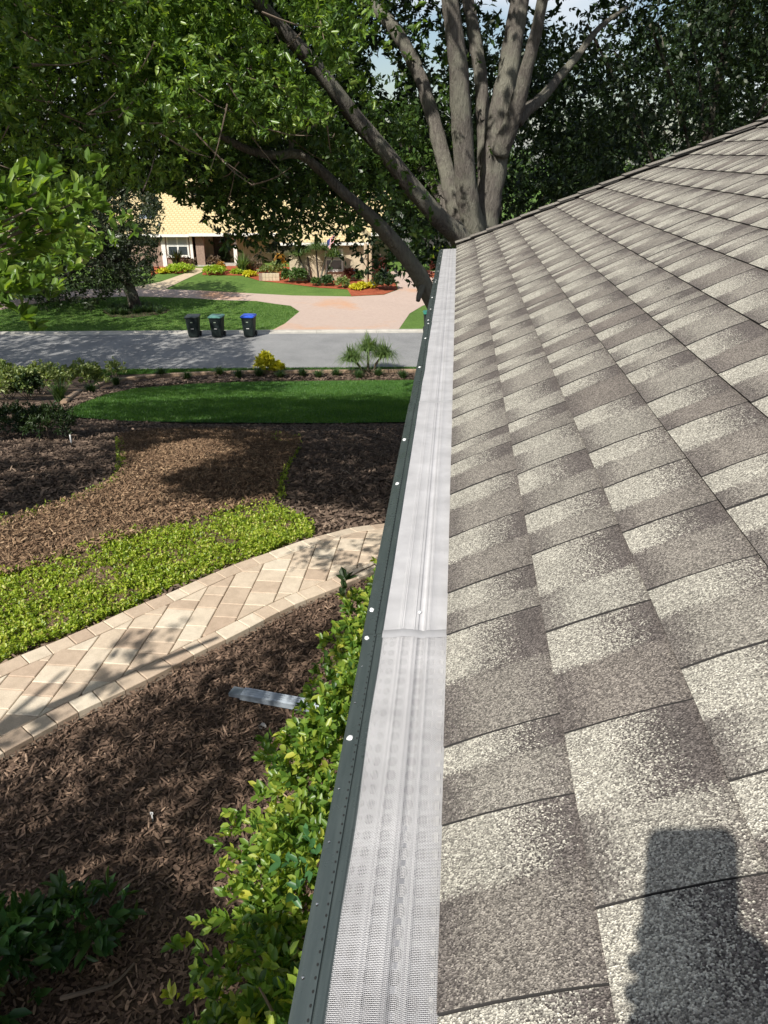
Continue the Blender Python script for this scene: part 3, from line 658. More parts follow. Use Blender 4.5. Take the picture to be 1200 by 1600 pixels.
def chips(name, xy, L, W, m, lift=.012, tilt=.35, zoff=None):
    n = len(xy); th = rng.uniform(0, 2*np.pi, n); d = np.c_[np.cos(th), np.sin(th), rng.normal(size=n)*tilt]; nr = unit(np.c_[rng.normal(size=(n, 2))*tilt*1.2, np.ones(n)])
    sc = rng.lognormal(0, .35, n); z = gz(xy[:, 1])+rng.uniform(0, lift, n)+(0 if zoff is None else zoff)
    pos = np.c_[xy, z]; d = unit(d); s_ = unit(np.cross(d, nr)); Lh = (L*sc/2)[:, None]; Wh = (W*rng.lognormal(0, .3, n)/2)[:, None]; up_ = np.cross(s_, d)
    V = np.stack([pos-d*Lh-s_*Wh*.6, pos-d*Lh*.2-s_*Wh+up_*Wh*.3, pos+d*Lh-s_*Wh*.5, pos+d*Lh+s_*Wh*.45, pos+d*Lh*.1+s_*Wh, pos-d*Lh+s_*Wh*.6], 1)
    b = np.arange(n)[:, None]*6; Fc = np.stack([b+[0, 1, 4, 5], b+[1, 2, 3, 4]], 1).reshape(-1, 4)
    r = np.repeat(np.clip(rng.beta(1.6, 2.4, n), 0, 1), 2)
    o = fast(name, V.reshape(-1, 3), Fc, 4, m, rnd=r); o['kind'] = 'stuff'; return o
NEARBED = [(-4.5, 1.2), (.45, 1.2), (.45, 7.6), (-.4, 8.2), (-5, 6)]
xy = scatter(NEARBED, 115000); pd = pathdist(xy[:, 0], xy[:, 1]); side = np.array([(q-CL[nearest(q)])@NM[nearest(q)] for q in xy[::1]])
k = (pd > HWID-.01) & (side < 0); tag(chips('bark_mulch', xy[k], .036, .0108, M['chip'], .028), 'brown shredded bark mulch between the paver walk and the hedge', 'mulch')
MID = [P(*q)[:2] for q in ((-120, 1075), (489, 845), (700, 800), (720, 668), (640, 664), (300, 664), (95, 655), (120, 630), (165, 610), (250, 590), (640, 584), (700, 590), (680, 580), (250, 585), (100, 628), (40, 628), (-120, 640))]
MIDB = [P(*q)[:2] for q in ((-120, 1080), (0, 1046), (209, 957), (489, 849), (600, 818), (760, 800), (760, 664), (640, 664), (300, 665), (92, 654), (60, 630), (-120, 630))]
xy = scatter(MIDB, 66000); k = ~(inpoly(xy[:, 0], xy[:, 1], BRW) | inpoly(xy[:, 0], xy[:, 1], COVW)) & (pathdist(xy[:, 0], xy[:, 1]) > HWID+.01)
tag(chips('bark_nuggets', xy[k], .064, .023, M['chip_dark'], .04), 'dark bark nuggets covering the slope below the lawn', 'mulch')
STRIP = [P(*q)[:2] for q in ((92, 650), (120, 634), (165, 617), (215, 606), (300, 599), (400, 595.5), (520, 594), (760, 592), (760, 583), (520, 584), (330, 587), (200, 596), (130, 614), (100, 635), (60, 640))]
tag(chips('bark_nuggets', scatter(STRIP, 7000), .12, .05, M['chip_dark'], .05), 'strip of dark bark nuggets between lawn and curved edging', 'mulch')
tag(chips('dry_stems', scatter(BRW, 40000), .044, .012, M['dry_chip'], .05, .6, zoff=.05), 'brown trimmed stems of the cut back ground cover', 'ground cover')
# leafy ground cover, dense at the walk, thinning uphill
def cover(name, poly, n, L, W, m, thin, h=.09):
    xy = scatter(poly, n); px, py, _ = proj(np.c_[xy, gz(xy[:, 1])])
    k = rng.uniform(size=len(xy)) < thin(px, py, xy); xy = xy[k]; n = len(xy)
    bumps = .02*np.sin(xy[:, 0]*7+1)*np.sin(xy[:, 1]*8)+.015*np.sin(xy[:, 0]*19)*np.sin(xy[:, 1]*17)
    tp = np.c_[xy, gz(xy[:, 1])+h+bumps+rng.normal(size=n)*.022]; td = unit(np.c_[rng.normal(size=(n, 2))*.6, np.ones(n)])
    V, Fc, r = twig_leaves(tp, td, 4, L, W, 1.15, .02, .8, True); o = fast(name, V, Fc, 4, m, rnd=r); o['kind'] = 'stuff'; return o
ybound = lambda px: np.interp(px, [-60, 0, 60, 120, 190, 250, 330, 395, 430, 480, 494], [915, 905, 885, 862, 842, 828, 808, 792, 786, 806, 830])
hole = lambda xy: (np.sin(xy[:, 0]*3.1+1.3)*np.sin(xy[:, 1]*3.7)+.6*np.sin(xy[:, 0]*8.3)*np.sin(xy[:, 1]*7.1+2))
tag(cover('ground_cover', COVW, 30000, .027, .016, M['cover_leaf'], lambda px, py, xy: np.clip(.06+(py-ybound(px))/85+.34*hole(xy)*np.clip((420-px)/200, .15, 1), .04, .62), .05), 'bright green low leafy ground cover spreading along the paver walk', 'ground cover')
xy_edge = [[(180, 690), (192, 690), (200, 735), (186, 755), (150, 775), (70, 805), (0, 828), (0, 818), (70, 796), (140, 770), (178, 750), (184, 730)], [(400, 682), (470, 685), (472, 695), (440, 700)], [(440, 745), (465, 705), (470, 700), (452, 735), (445, 785), (430, 785)]]
for e_ in xy_edge:
    pe = [P(*q)[:2] for q in e_]; cover_o = cover('ground_cover_edge', pe, 700 if e_ is xy_edge[0] else 260, .03, .017, M['cover_leaf'], lambda px, py, xy: np.full(len(px), .6), .05)
    tag(cover_o, ['thin green runner along the left edge of the brown bed', 'sparse green sprouts at the brown bed corner by the lawn', 'dark green runner down the bed edge facing the gutter'][[id(x) for x in xy_edge].index(id(e_))], 'ground cover')
def blades(name, poly, n, h, wd, m, off=.03, **k):
    xy = scatter(poly, n); z = gz(xy[:, 1])+off; a = rng.uniform(0, 2*np.pi, n); s_ = np.c_[np.cos(a), np.sin(a), np.zeros(n)]*wd/2; t = np.c_[rng.normal(size=(n, 2))*h*.35, h*rng.uniform(.6, 1.2, n)]
    b = np.c_[xy, z]; V = np.stack([b-s_, b+s_, b+t], 1).reshape(-1, 3); r = np.clip(rng.normal(size=n)*.25+.5+.25*np.sin(xy[:, 0]*1.7)*np.sin(xy[:, 1]*1.3), 0, 1)
    o = fast(name, V, np.arange(3*n).reshape(-1, 3), 3, m, rnd=r); return tag(o, kind='stuff', **k)
blades('lawn_grass', LAWN, 100000, .055, .02, M['lawn_blade'], label='mown green grass of the shaded near lawn', cat='grass')
VG = [rd(-24, -2.0), *[P(*q) for q in ((60, 590), (140, 588), (250, 583.5), (400, 579.5), (640, 578))], rd(3, -.6), rd(3, -.06), rd(-24, -.06)]
blades('verge_grass', VG, 30000, .07, .025, M['lawn_blade'], .012, label='strip of green grass along the near side of the street', cat='grass')
ISL = pxpoly([(-80, 505), (25, 480), (85, 472), (150, 466), (207, 464), (300, 467), (400, 471.5), (454, 479), (467, 487), (444, 506), (417, 518), (-80, 520)])
blades('island_grass', ISL, 50000, .05, .03, M['lawn_blade'], .0, label='green grass of the lawn behind the bins', cat='grass')

# ================================================================== SHRUBS AND OTHER PLANTS
def shrub(name, label, c, r, n, L, W, m, group=None, k=6, upb=.6, shell=.55, stems=True, cat='shrub', six=True, stemm=None, bumpy=.22):
    c = np.asarray(c, float); r = np.asarray(r, float); t = thing(name, label, cat, c, group)
    d = rdir(n); d[:, 2] = np.where(d[:, 2] < -.25, -d[:, 2], d[:, 2]); ph = rng.uniform(0, 6, 3)
    wv = 1+bumpy*np.sin(d[:, 0]*5+ph[0])*np.sin(d[:, 1]*6+ph[1])+bumpy*.7*np.sin(d[:, 2]*9+ph[2]+d[:, 0]*8)
    rad = (shell+(1-shell)*rng.uniform(0, 1, n)**.6)*wv; p = c+V3(0, 0, r[2]*.92)+d*rad[:, None]*r; p[:, 2] = np.maximum(p[:, 2], c[2]+.03)
    V, Fc, rr = twig_leaves(p, unit(d+V3(0, 0, .4)+rng.normal(size=(n, 3))*.3), k, L, W, 1., L*.4, upb, six); fast('foliage', V, Fc, 4, m, t, rnd=rr)
    if stems:
        mb = MB(); ns = 7
        for i in range(ns):
            q = p[rng.integers(0, n)]; mid = (c+q)/2+rng.normal(size=3)*r*.12; b0 = c+V3(*rng.normal(size=2)*.12*r[0], -.03); mb.tube(spline([b0, mid, q], 6), np.linspace(.035, .008, 6)*max(r[2], .3), 5)
        mb.build('stem', stemm or M['twig'], t)
    return t
def gp(x, y): q = P(x, y); return q
# hedge against the house wall, four bushes growing into each other
HG = 'hedge bushes along the house wall'
HB = [((-.28, 1.30, 0), (.78, .62, .52), 900, 'deep green hedge bush in shade under the unbroken gutter run'), ((-.22, 2.12, 0), (.72, .66, .55), 1050, 'yellow green sunlit hedge bush with pale leaves beside the gutter'),
      ((-.20, 3.05, 0), (.66, .68, .54), 1000, 'hedge bush half in sun beside the corrugated downspout end'), ((-.12, 4.0, 0), (.62, .66, .50), 850, 'loose green hedge bush between downspout end and walk'),
      ((-.12, 4.80, 0), (.50, .52, .40), 600, 'low hedge bush with a tall dark sprig beside the paver walk')]
for c, r, n, lab in HB:
    hb = shrub('hedge_bush', lab, c, r, int(n*1.5), .05, .0245, M['hedge_leaf'], HG, 7, .7, .6, bumpy=.16)
sp0 = P(538, 935); sprig = [sp0, atY(540, 925, sp0[1]-.05)+V3(0, 0, .0), atY(541, 903, sp0[1]-.02)]
mb = MB().tube(spline([V3(-.42, 4.75, .45), V3(-.46, 4.82, .75), atz(540, 905, 1.02)], 6), .005, 5); mb.build('sprig', M['twig'], hb)
tpp = atz(540, 905, 1.02); V, Fc, rr = twig_leaves(np.array([tpp, tpp-V3(0, 0, .05), tpp-V3(.02, 0, .12)]), np.array([[0, 0, 1.]]*3), 6, .07, .035, 1.1, .01, .7); fast('sprig_leaves', V, Fc, 4, M['dark_leaf'], hb, rnd=rr)
# compound-leaf seedling poking through the hedge
sd = thing('seedling', 'seedling with blue green compound leaves growing through the sunlit hedge', 'seedling', (-.12, 1.95, 0))
q0 = atz(500, 1345, 1.12); MB().tube(spline([V3(-.12, 1.95, 0), V3(-.14, 1.95, .7), q0-V3(0, 0, .02)], 6), .004, 5).build('stem', M['twig'], sd)
tp, td = [], []
for a in np.linspace(0, 5.2, 6):
    for s_ in (.05, .085, .12, .15): tp.append(q0+V3(math.cos(a)*s_, math.sin(a)*s_, -.01-.1*s_)); td.append((math.cos(a), math.sin(a), .1))
V, Fc, rr = twig_leaves(np.array(tp), unit(np.array(td)), 2, .05, .022, 1.2, .004, 1.6); fast('leaves', V, Fc, 4, leafmat('seedling_leaf', [(.05, .14, .05), (.08, .2, .07)], .4, .35), sd, rnd=rr)
# shrub in the deep shade at the near end of the mulch
SS = 'shade shrubs in the mulch'
for c, r, n, lab in (((-1.92, 2.06, 0), (.30, .28, .27), 110, 'dark glossy shrub with long leaves on shaded mulch'), ((-1.60, 2.28, 0), (.20, .2, .20), 50, 'small dark shrub with one bright tip on the mulch'), ((-2.02, 1.66, 0), (.36, .3, .24), 120, 'low dark shrub spreading behind bare twigs on mulch')):
    shrub('shade_shrub', lab, c, r, n, .085, .034, M['shade_leaf'], SS, 5, .5, .4)
tw = thing('fallen_branch', 'bare curved branch lying on mulch by the dark shrub', 'branch', P(120, 1555)); mb = MB()
mb.tube(spline([P(95, 1560, .05), P(140, 1548, .07), P(180, 1535, .06), P(210, 1505, .05)], 12), np.linspace(.012, .005, 12), 6); mb.tube(spline([P(10, 1520, .12), P(60, 1487, .15), P(110, 1472, .12)], 8), np.linspace(.009, .004, 8), 6); mb.build('wood', M['twig'], tw)
# downspout end lying in the mulch
ds = thing('downspout_extension', 'grey corrugated metal downspout end lying on mulch beside hedge', 'downspout', P(400, 1092))
a, b = P(362, 1083, .03), P(500, 1108, .06); d = unit(b-a); s_ = unit(np.cross(d, [0, 0, 1.])); L = np.linalg.norm(b-a); hh = np.cross(s_, d); n = 9; prof = []
for i in range(n+1): prof.append((-.05+.1*i/n, .022+(.017 if i % 2 else 0)))
prof += [(.052, .0), (-.052, .0)]
mg = plain('galvanised_grey', (.30, .34, .38), .38, .3, var=.15, sc=12)
v = [a+d*t+s_*x+hh*z for t in (.09, L) for x, z in prof]; m_ = len(prof); obj('corrugated_tube', v, [(i, (i+1) % m_, (i+1) % m_+m_, i+m_) for i in range(m_)], mg, ds)
v = [a+d*t+s_*x*.9+hh*(z*.75+.002) for t in (.0, .1) for x, z in ((-.045, .036), (.045, .036), (.045, .0), (-.045, .0))]; obj('outlet_lip', v, [(0, 1, 5, 4), (1, 2, 6, 5), (2, 3, 7, 6), (3, 0, 4, 7)], mg, ds)
def rock(name, label, p, r, m):
    bm = bmesh.new(); bmesh.ops.create_icosphere(bm, subdivisions=2, radius=1)
    for q in bm.verts: q.co *= 1+.25*math.sin(q.co.x*4+q.co.y*3)+random.uniform(-.08, .08)
    v = [(p[0]+q.co.x*r[0], p[1]+q.co.y*r[1], p[2]+q.co.z*r[2]+r[2]*.6) for q in bm.verts]; f = [[w_.index for w_ in g.verts] for g in bm.faces]; bm.free()
    o = obj(name, np.array(v)-p, f, m); o.location = p; return tag(o, label, 'stone')
rock('stone', 'pale stone on mulch beside the downspout end', P(411, 1137), (.03, .022, .018), plain('pale_stone', (.5, .46, .42), .9))
mk = thing('plant_marker', 'tiny white plastic marker standing in the mulch', 'marker', P(239, 1285)); MB().box(P(239, 1283)+V3(0, 0, .03), (.004, .002, .035)).box(P(239, 1283)+V3(0, 0, .06), (.009, .002, .008)).build('tag', M['white'], mk)
st_ = P(112, 694); sk = thing('white_stake', 'short white plastic stake standing in dark bark', 'stake', st_); MB().lathe(st_, [(.014, 0), (.014, .15), (.01, .16), (.004, .165)], 8).build('tube', M['white'], sk)
p1, p2 = P(536, 735, .03), P(548, 741, .02); lt = thing('fallen_twig', 'pale thin twig lying on the dark bark nuggets', 'twig', p1); MB().tube([p1, (p1+p2)/2+V3(0, 0, .01), p2], .006, 5).build('wood', plain('pale_wood', (.4, .32, .24)), lt)
# clumps of strap grass along the edging
def grassclump(name, label, c, h, w_, n, m, group=None, wd=.012, droop=.6, cat='grass clump', part='blades'):
    c = np.asarray(c, float); t = thing(name, label, cat, c, group); a = rng.uniform(0, 2*np.pi, n); l = rng.uniform(.6, 1.1, n); lean = rng.uniform(.02, 1, n)**.6
    s_ = np.c_[-np.sin(a), np.cos(a), np.zeros(n)]*wd/2; o = np.c_[np.cos(a), np.sin(a), np.zeros(n)]; b = c+np.c_[rng.normal(size=(n, 2))*w_*.12, np.zeros(n)]
    pts = []
    for u in (0, .4, .75, 1.): pts.append(b+o*(w_*lean*l*u**1.4)[:, None]+np.outer(h*l*(u-droop*lean*u*u*.75), [0, 0, 1.]))
    V = []
    for u, q in zip((1, .9, .6, .1), pts): V += [q-s_*u, q+s_*u]
    V = np.stack(V, 1).reshape(-1, 3); bi = np.arange(n)[:, None]*8; Fc = np.concatenate([bi+[2*i, 2*i+1, 2*i+3, 2*i+2] for i in range(3)]); r = np.tile(rng.uniform(0, 1, n), 3)
    fast(part, V, Fc, 4, m, t, rnd=r); return t
CG = 'strap grass clumps along the edging'
cl = [(143, 614, 'flat dark strap grass clump at the start of the curved edging'), (182, 601, 'strap grass clump inside the curve of the edging'), (252, 588, 'strap grass clump standing alone on the curve of the edging'), (293, 593, 'tiny strap grass clump between lawn and edging'), (343, 586, 'strap grass clump beyond the curve of the edging'), (373, 590, 'broad strap grass clump before the yellow shrub'), (405, 588, 'bright strap grass clump in front of the yellow shrub'), (438, 591, 'strap grass clump just past the yellow shrub')]
cl += [(473, 588, 'small strap grass clump halfway between yellow shrub and arching palm'), (498, 590.5, 'dark strap grass clump two along from the arching palm'), (525, 588, 'strap grass clump next to the arching palm on its yellow shrub side'), (560, 591, 'wide dark strap grass clump in front of the arching palm'), (591, 588, 'strap grass clump at the gutter side of the arching palm'), (629, 591, 'broad dark strap grass clump ending the row at the gutter')]
for x, y, lab in cl: grassclump('grass_clump', lab, P(x, y, .0), .42, .36, 170, M['grass_clump'], CG, .03, .7)
fg = thing('verge_palm', 'bushy arching palm on the verge in front of the driveway', 'palm', P(575, 584)); b0 = P(575, 584)
for dx, hh_, ww in ((-.62, .62, .95), (0.0, .98, 1.), (.6, .72, .95)):
    tq = b0+V3(dx, rng.uniform(-.2, .2), hh_); MB().tube(spline([b0+V3(dx*.4, 0, -.05), (b0+tq)/2, tq], 5), .05, 6).build('trunk', M['twig'], fg)
    g_ = grassclump('x', 'x', tq-V3(0, 0, .05), 1., ww, 420, M['frond'], None, .032, 1.75)
    ch = g_.children[0]; ch.parent = fg; ch.name = 'fronds'; ch.location = np.array(g_.location)-np.array(fg.location); bpy.data.objects.remove(g_)
shrub('yellow_shrub', 'bright yellow leafy shrub on the verge', P(415, 583), (.36, .3, .42), 200, .14, .07, M['yellow'], k=6)
shrub('yellow_shrub', 'low yellow mound beside the taller yellow shrub', P(433, 583), (.3, .28, .24), 110, .12, .07, M['yellow'], k=6)
VS = 'shrubs at the end of the edging'
for x, y, r, n, m, lab in ((12, 624, (1.0, .8, .52), 420, 'pale_shrub', 'pale green shrub at the far end of the verge planting'), (66, 616, (.85, .7, .5), 400, 'pale_shrub', 'pale green shrub behind the dark rounded shrub'), (134, 610, (.72, .6, .52), 420, 'pale_shrub', 'rounded light green shrub beside the curved edging'), (45, 625, (.42, .4, .42), 260, 'dark_leaf', 'small dark green rounded shrub among pale shrubs'), (20, 596, (.5, .4, .25), 160, 'shrub', 'low green shrub on the verge near the street'), (182, 592, (.4, .35, .4), 70, 'pale_shrub', 'airy pale shrub inside the edging curve')):
    shrub('verge_shrub', lab, P(x, y), r, n, .11, .05, M[m], VS, 6)
grassclump('spiky_plant', 'spiky blue green strap plant beside the pale shrubs', P(95, 628), .75, .45, 150, M['grass_clump'], None, .03, .5, 'plant')
for x, y, r, lab in ((75, 686, (.5, .42, .3), 'dark feathery bush on the bark slope by the stake'), (12, 680, (.7, .5, .28), 'dark broad bush at the low end of the bark slope')):
    shrub('dark_bush', lab, P(x, y), r, 420, .075, .02, M['dark_leaf'], 'dark bushes on the bark slope', 6)

# ================================================================== WHEELED BINS AT THE KERB
M['bin'] = plain('dark_bin_plastic', (.012, .019, .018), .62, var=.15, sc=8, spec=.25); M['tyre'] = plain('bin_tyre', (.02, .02, .02), .8)
M['bin_label'] = plain('bin_sticker', (.6, .6, .58), .6)
def wheelie(label, pos, lidcol, rz, stick=True):
    t = thing('wheeled_bin', label, 'bin', pos, 'wheeled bins at the kerb'); c, s_ = math.cos(rz), math.sin(rz)
    tr = lambda x, y, z: pos+V3(c*x-s_*y, s_*x+c*y, z)
    def loft(rings, nm, m, par):
        v = [tr(*q) for r in rings for q in r]; n = len(rings[0]); f = [(i*n+j, i*n+(j+1) % n, (i+1)*n+(j+1) % n, (i+1)*n+j) for i in range(len(rings)-1) for j in range(n)]+[tuple(range(n-1, -1, -1)), tuple(range((len(rings)-1)*n, len(rings)*n))]
        return obj(nm, v, f, m, par)
    def rr(w_, d_, z, r_=.07, y0=0.):
        q = []
        for sx, sy, a0 in ((1, 1, 0), (-1, 1, 90), (-1, -1, 180), (1, -1, 270)):
            for a in (0, 45, 90): th = math.radians(a0+a); q.append((sx*(w_-r_)+r_*math.cos(th), sy*(d_-r_)+r_*math.sin(th)+y0, z))
        return q
    # y- is the front, towards the house; back holds the handle and wheels
    body = loft([rr(.235, .26, .06), rr(.24, .27, .09), rr(.275, .32, .55), rr(.30, .36, .93), rr(.325, .385, .95), rr(.325, .385, .985)], 'body', M['bin'], t)
    loft([rr(.20, .012, .50, .01, -.325), rr(.205, .012, .68, .01, -.34)], 'front_panel', M['bin'], body)
    lid = loft([rr(.335, .40, .986, .07, -.01), rr(.335, .40, 1.02, .07, -.01), rr(.30, .36, 1.055, .07), rr(.16, .22, 1.07, .06)], 'lid', plain('bin_lid', lidcol, .45, var=.08, sc=6), t)
    mb = MB(); mb.tube([tr(-.22, .43, .95), tr(.22, .43, .95)], .018, 6); mb.box(tr(-.2, .40, .95), (.015, .045, .02)).box(tr(.2, .40, .95), (.015, .045, .02)); mb.build('handle', M['bin'], t)
    for sx in (-1, 1):
        a = tr(sx*.27, .27, .13); ax = V3(c, s_, 0)
        th = np.arange(14)*2*math.pi/14; v = [a+ax*e+V3(-s_*math.cos(q)*.13, c*math.cos(q)*.13, math.sin(q)*.13) for e in (-.03, .03) for q in th]
        obj('wheel', v, [(i, (i+1) % 14, (i+1) % 14+14, i+14) for i in range(14)]+[tuple(range(13, -1, -1)), tuple(range(14, 28))], M['tyre'], t)
    if stick:
        obj('sticker', [tr(-.07, -.334, .44), tr(.07, -.334, .44), tr(.07, -.338, .475), tr(-.07, -.338, .475)], [(0, 1, 2, 3)], M['bin_label'], t)
        obj('sticker', [tr(-.06, -.3585, .75), tr(.05, -.3585, .75), tr(.05, -.362, .79), tr(-.06, -.362, .79)], [(0, 1, 2, 3)], plain('green_sticker', (.3, .36, .27)), t)
    return t
wheelie('dark bin with a black lid at the kerb', P(304, 526.5), (.02, .028, .028), RA)
wheelie('dark bin with a faded green lid between black and blue lidded bins', P(341, 526.5), (.10, .24, .20), RA-.12)
wheelie('dark bin with a bright blue lid at the edge of the driveway', P(390.5, 526), (.02, .08, .50), RA-.1)
wheelie('dark bin with a green lid on the grass beyond the driveway', P(671, 520), (.02, .16, .11), RA, False)

# ================================================================== HOUSE ACROSS THE STREET
HO = P(240, 417); HZ = HO[2]
def hp(a, b, z=0.): return HO+RU*a+RN*b+V3(0, 0, z-HO[2]+HZ)
M['brick'] = plain('tan_brick', (.28, .20, .155), .9, var=.2, sc=9); M['cream'] = plain('cream_render', (.52, .43, .30), .9); M['trim'] = plain('white_trim', (.78, .76, .7), .6)
M['glass'] = plain('window_glass', (.05, .06, .065), .12, spec=.8); M['blind'] = plain('window_blind', (.42, .44, .42), .6); M['doorwood'] = plain('dark_door', (.05, .03, .022), .5)
def tile_mat():
    m, t, b = nodes('pale_roof_tile'); setin(b, Roughness=.85)
    br = nd(t, 'ShaderNodeTexBrick'); setin(br, Scale=1., Mortar_Size=.035, Brick_Width=.33, Row_Height=.30)
    br.inputs['Color1'].default_value = (.60, .485, .275, 1); br.inputs['Color2'].default_value = (.555, .445, .245, 1); br.inputs['Mortar'].default_value = (.40, .30, .14, 1)
    t.links.new(nd(t, 'ShaderNodeUVMap', uv_map='uv').outputs[0], br.inputs[0]); t.links.new(br.outputs[0], b.inputs['Base Color']); return m
M['tile'] = tile_mat()
fh = thing('tiled_house', 'single storey house with a pale yellow tile roof across the street', 'house', HO)
EH = 2.35; AX = [RU, RN, V3(0, 0, 1)]
def hb_(a0, a1, b0, b1, z0, z1, nm, m, par=None): return MB().box(hp((a0+a1)/2, (b0+b1)/2, (z0+z1)/2), ((a1-a0)/2, (b1-b0)/2, (z1-z0)/2), AX).build(nm, m, par or fh)
def uvroof(nm, quads, par=None):
    mb = MB(); uvs = []
    for q in quads:
        q = [np.asarray(p) for p in q]; mb.add(q, [tuple(range(len(q)))]); u_ = unit(q[1]-q[0]); n_ = unit(np.cross(q[1]-q[0], q[2]-q[0])); w_ = np.cross(n_, u_); uvs += [((p-q[0])@u_, (p-q[0])@w_) for p in q]
    o = mb.build(nm, M['tile'], par or fh); l = o.data.uv_layers.new(name='uv'); vi = np.zeros(len(o.data.loops), np.int32); o.data.loops.foreach_get('vertex_index', vi); l.data.foreach_set('uv', np.array(uvs, np.float32)[vi].ravel()); return o
HL, HR, HD = -9., 17.5, 11.
# walls left and right of a recessed porch
hb_(HL, 3.05, 0, .25, 0, EH, 'wall', M['brick']); hb_(3.05, HR, 2., 2.25, 0, EH, 'wall', M['cream']); hb_(HL, HR, HD-.3, HD, 0, EH, 'wall', M['cream']); hb_(HL, HL+.25, .26, HD-.31, 0, EH, 'wall', M['cream']); hb_(HR-.25, HR, 2.26, HD-.31, 0, EH, 'wall', M['cream'])
hb_(3.0, 6.2, -.05, 2., -.1, .12, 'porch_step', M['concrete'])
hb_(3.25, 3.85, .0, .5, .12, EH, 'porch_pillar', M['brick']); hb_(6.0, 6.25, .0, .25, .0, EH, 'porch_column', M['trim'])
hb_(4.2, 5.4, 1.93, 1.99, .12, 2.15, 'front_door', M['doorwood'])
def window(a0, a1, z0, z1, b, par, nx=2):
    w_ = hb_(a0, a1, b-.05, b-.006, z0, z1, 'window', M['trim'], par); st = (a1-a0-.12*(nx+1))/nx; zm = (z0+z1)/2
    for i in range(nx):
        x = a0+.12+i*(st+.12)
        hb_(x, x+st, b-.062, b-.052, zm+.04, z1-.1, 'pane', M['blind'], w_); hb_(x, x+st, b-.062, b-.052, z0+.1, zm-.04, 'pane', M['glass'], w_)
    hb_(a0-.05, a1+.05, b-.12, b-.055, z0-.08, z0-.005, 'sill', M['trim'], w_); return w_
window(1.15, 2.75, .75, 2.2, -.004, fh); window(-3.5, -1.6, .75, 2.2, -.004, fh); window(8.2, 9.9, .8, 2.1, 1.99, fh)
hb_(.75, 1.05, -.08, -.004, 0, EH, 'corner_trim', M['trim']); hb_(2.85, 3.04, -.08, -.004, 0, EH, 'corner_trim', M['trim'])
RH = 4.95; ov = .55
L0, R0 = HL-.3, HR+.3
uvroof('roof', [[hp(L0, -ov, EH), hp(R0, -ov, EH), hp(R0-.0, HD/2, RH), hp(L0+6.6, HD/2, RH)], [hp(R0, HD+ov, EH), hp(L0, HD+ov, EH), hp(L0+6.6, HD/2, RH), hp(R0, HD/2, RH)], [hp(L0, HD+ov, EH), hp(L0, -ov, EH), hp(L0+6.6, HD/2, RH)], [hp(R0, -ov, EH), hp(R0, HD+ov, EH), hp(R0, HD/2, RH)]])
hb_(L0, 2.95, -ov-.03, -ov+.01, EH-.2, EH-.01, 'fascia', M['trim']); hb_(2.97, R0, -ov-.06, -ov+.01, EH-.16, EH+.04, 'fascia', M['trim'])
hb_(L0+.1, R0-.1, -ov+.02, HD+ov-.1, EH-.06, EH-.03, 'ceiling', M['trim'])
# lantern dormer on the ridge and a skylight
dm = hb_(2.0, 3.6, HD/2-1.1, HD/2+.8, RH-.8, RH+.55, 'dormer', M['cream']); hb_(2.4, 3.0, HD/2-1.16, HD/2-1.105, RH-.25, RH+.35, 'dormer_window', M['glass'], dm)
uvroof('dormer_roof', [[hp(1.7, HD/2-1.5, RH+.5), hp(3.9, HD/2-1.5, RH+.5), hp(3.9, HD/2-.1, RH+1.1), hp(1.7, HD/2-.1, RH+1.1)], [hp(3.9, HD/2+1.2, RH+.5), hp(1.7, HD/2+1.2, RH+.5), hp(1.7, HD/2-.1, RH+1.1), hp(3.9, HD/2-.1, RH+1.1)]], dm)
zsl = lambda b: EH+(RH-EH)*(b+ov)/(HD/2+ov)
obj('skylight', [hp(-1.0, 1.5, zsl(1.5)+.08), hp(0.1, 1.5, zsl(1.5)+.08), hp(.1, 2.7, zsl(2.7)+.08), hp(-1., 2.7, zsl(2.7)+.08), hp(-1.0, 1.5, zsl(1.5)), hp(0.1, 1.5, zsl(1.5)), hp(.1, 2.7, zsl(2.7)), hp(-1., 2.7, zsl(2.7))], [(0, 1, 2, 3), (0, 4, 5, 1), (1, 5, 6, 2), (2, 6, 7, 3), (3, 7, 4, 0)], plain('skylight_glass', (.25, .29, .36), .15), fh)
# wing towards the street
W0, W1, WB = 10.6, 15.6, -6.0
hb_(W0, W1, WB, WB+.25, -.2, EH, 'wall', M['cream']); hb_(W1-.25, W1, WB+.26, 1.99, -.2, EH, 'wall', M['brick']); hb_(W0, W0+.25, WB+.26, 1.99, -.2, EH, 'wall', M['cream'])
window(13.0, 14.2, .5, 1.9, WB-.004, fh, 1); hb_(12.4, 13.8, WB-.05, WB-.004, 2.0, EH-.05, 'upper_panel', M['brick'])
wm = (W0+W1)/2; wr = EH+1.95
uvroof('wing_roof', [[hp(W0-ov, WB-ov, EH), hp(W1+ov, WB-ov, EH), hp(wm, WB+3.6, wr)], [hp(W1+ov, WB-ov, EH), hp(W1+ov, 4., EH), hp(wm, 4.5, wr), hp(wm, WB+3.6, wr)], [hp(W0-ov, 4., EH), hp(W0-ov, WB-ov, EH), hp(wm, WB+3.6, wr), hp(wm, 4.5, wr)]])
hb_(W0-ov, W1+ov, WB-ov-.03, WB-ov+.01, EH-.18, EH-.01, 'fascia', M['trim']); hb_(W1+ov-.01, W1+ov+.03, WB-ov+.02, -ov-.1, EH-.18, EH-.01, 'fascia', M['trim'])
hb_(W0-ov+.1, W1+ov-.1, WB-ov+.05, -.6, EH-.1, EH-.07, 'ceiling', M['trim'])
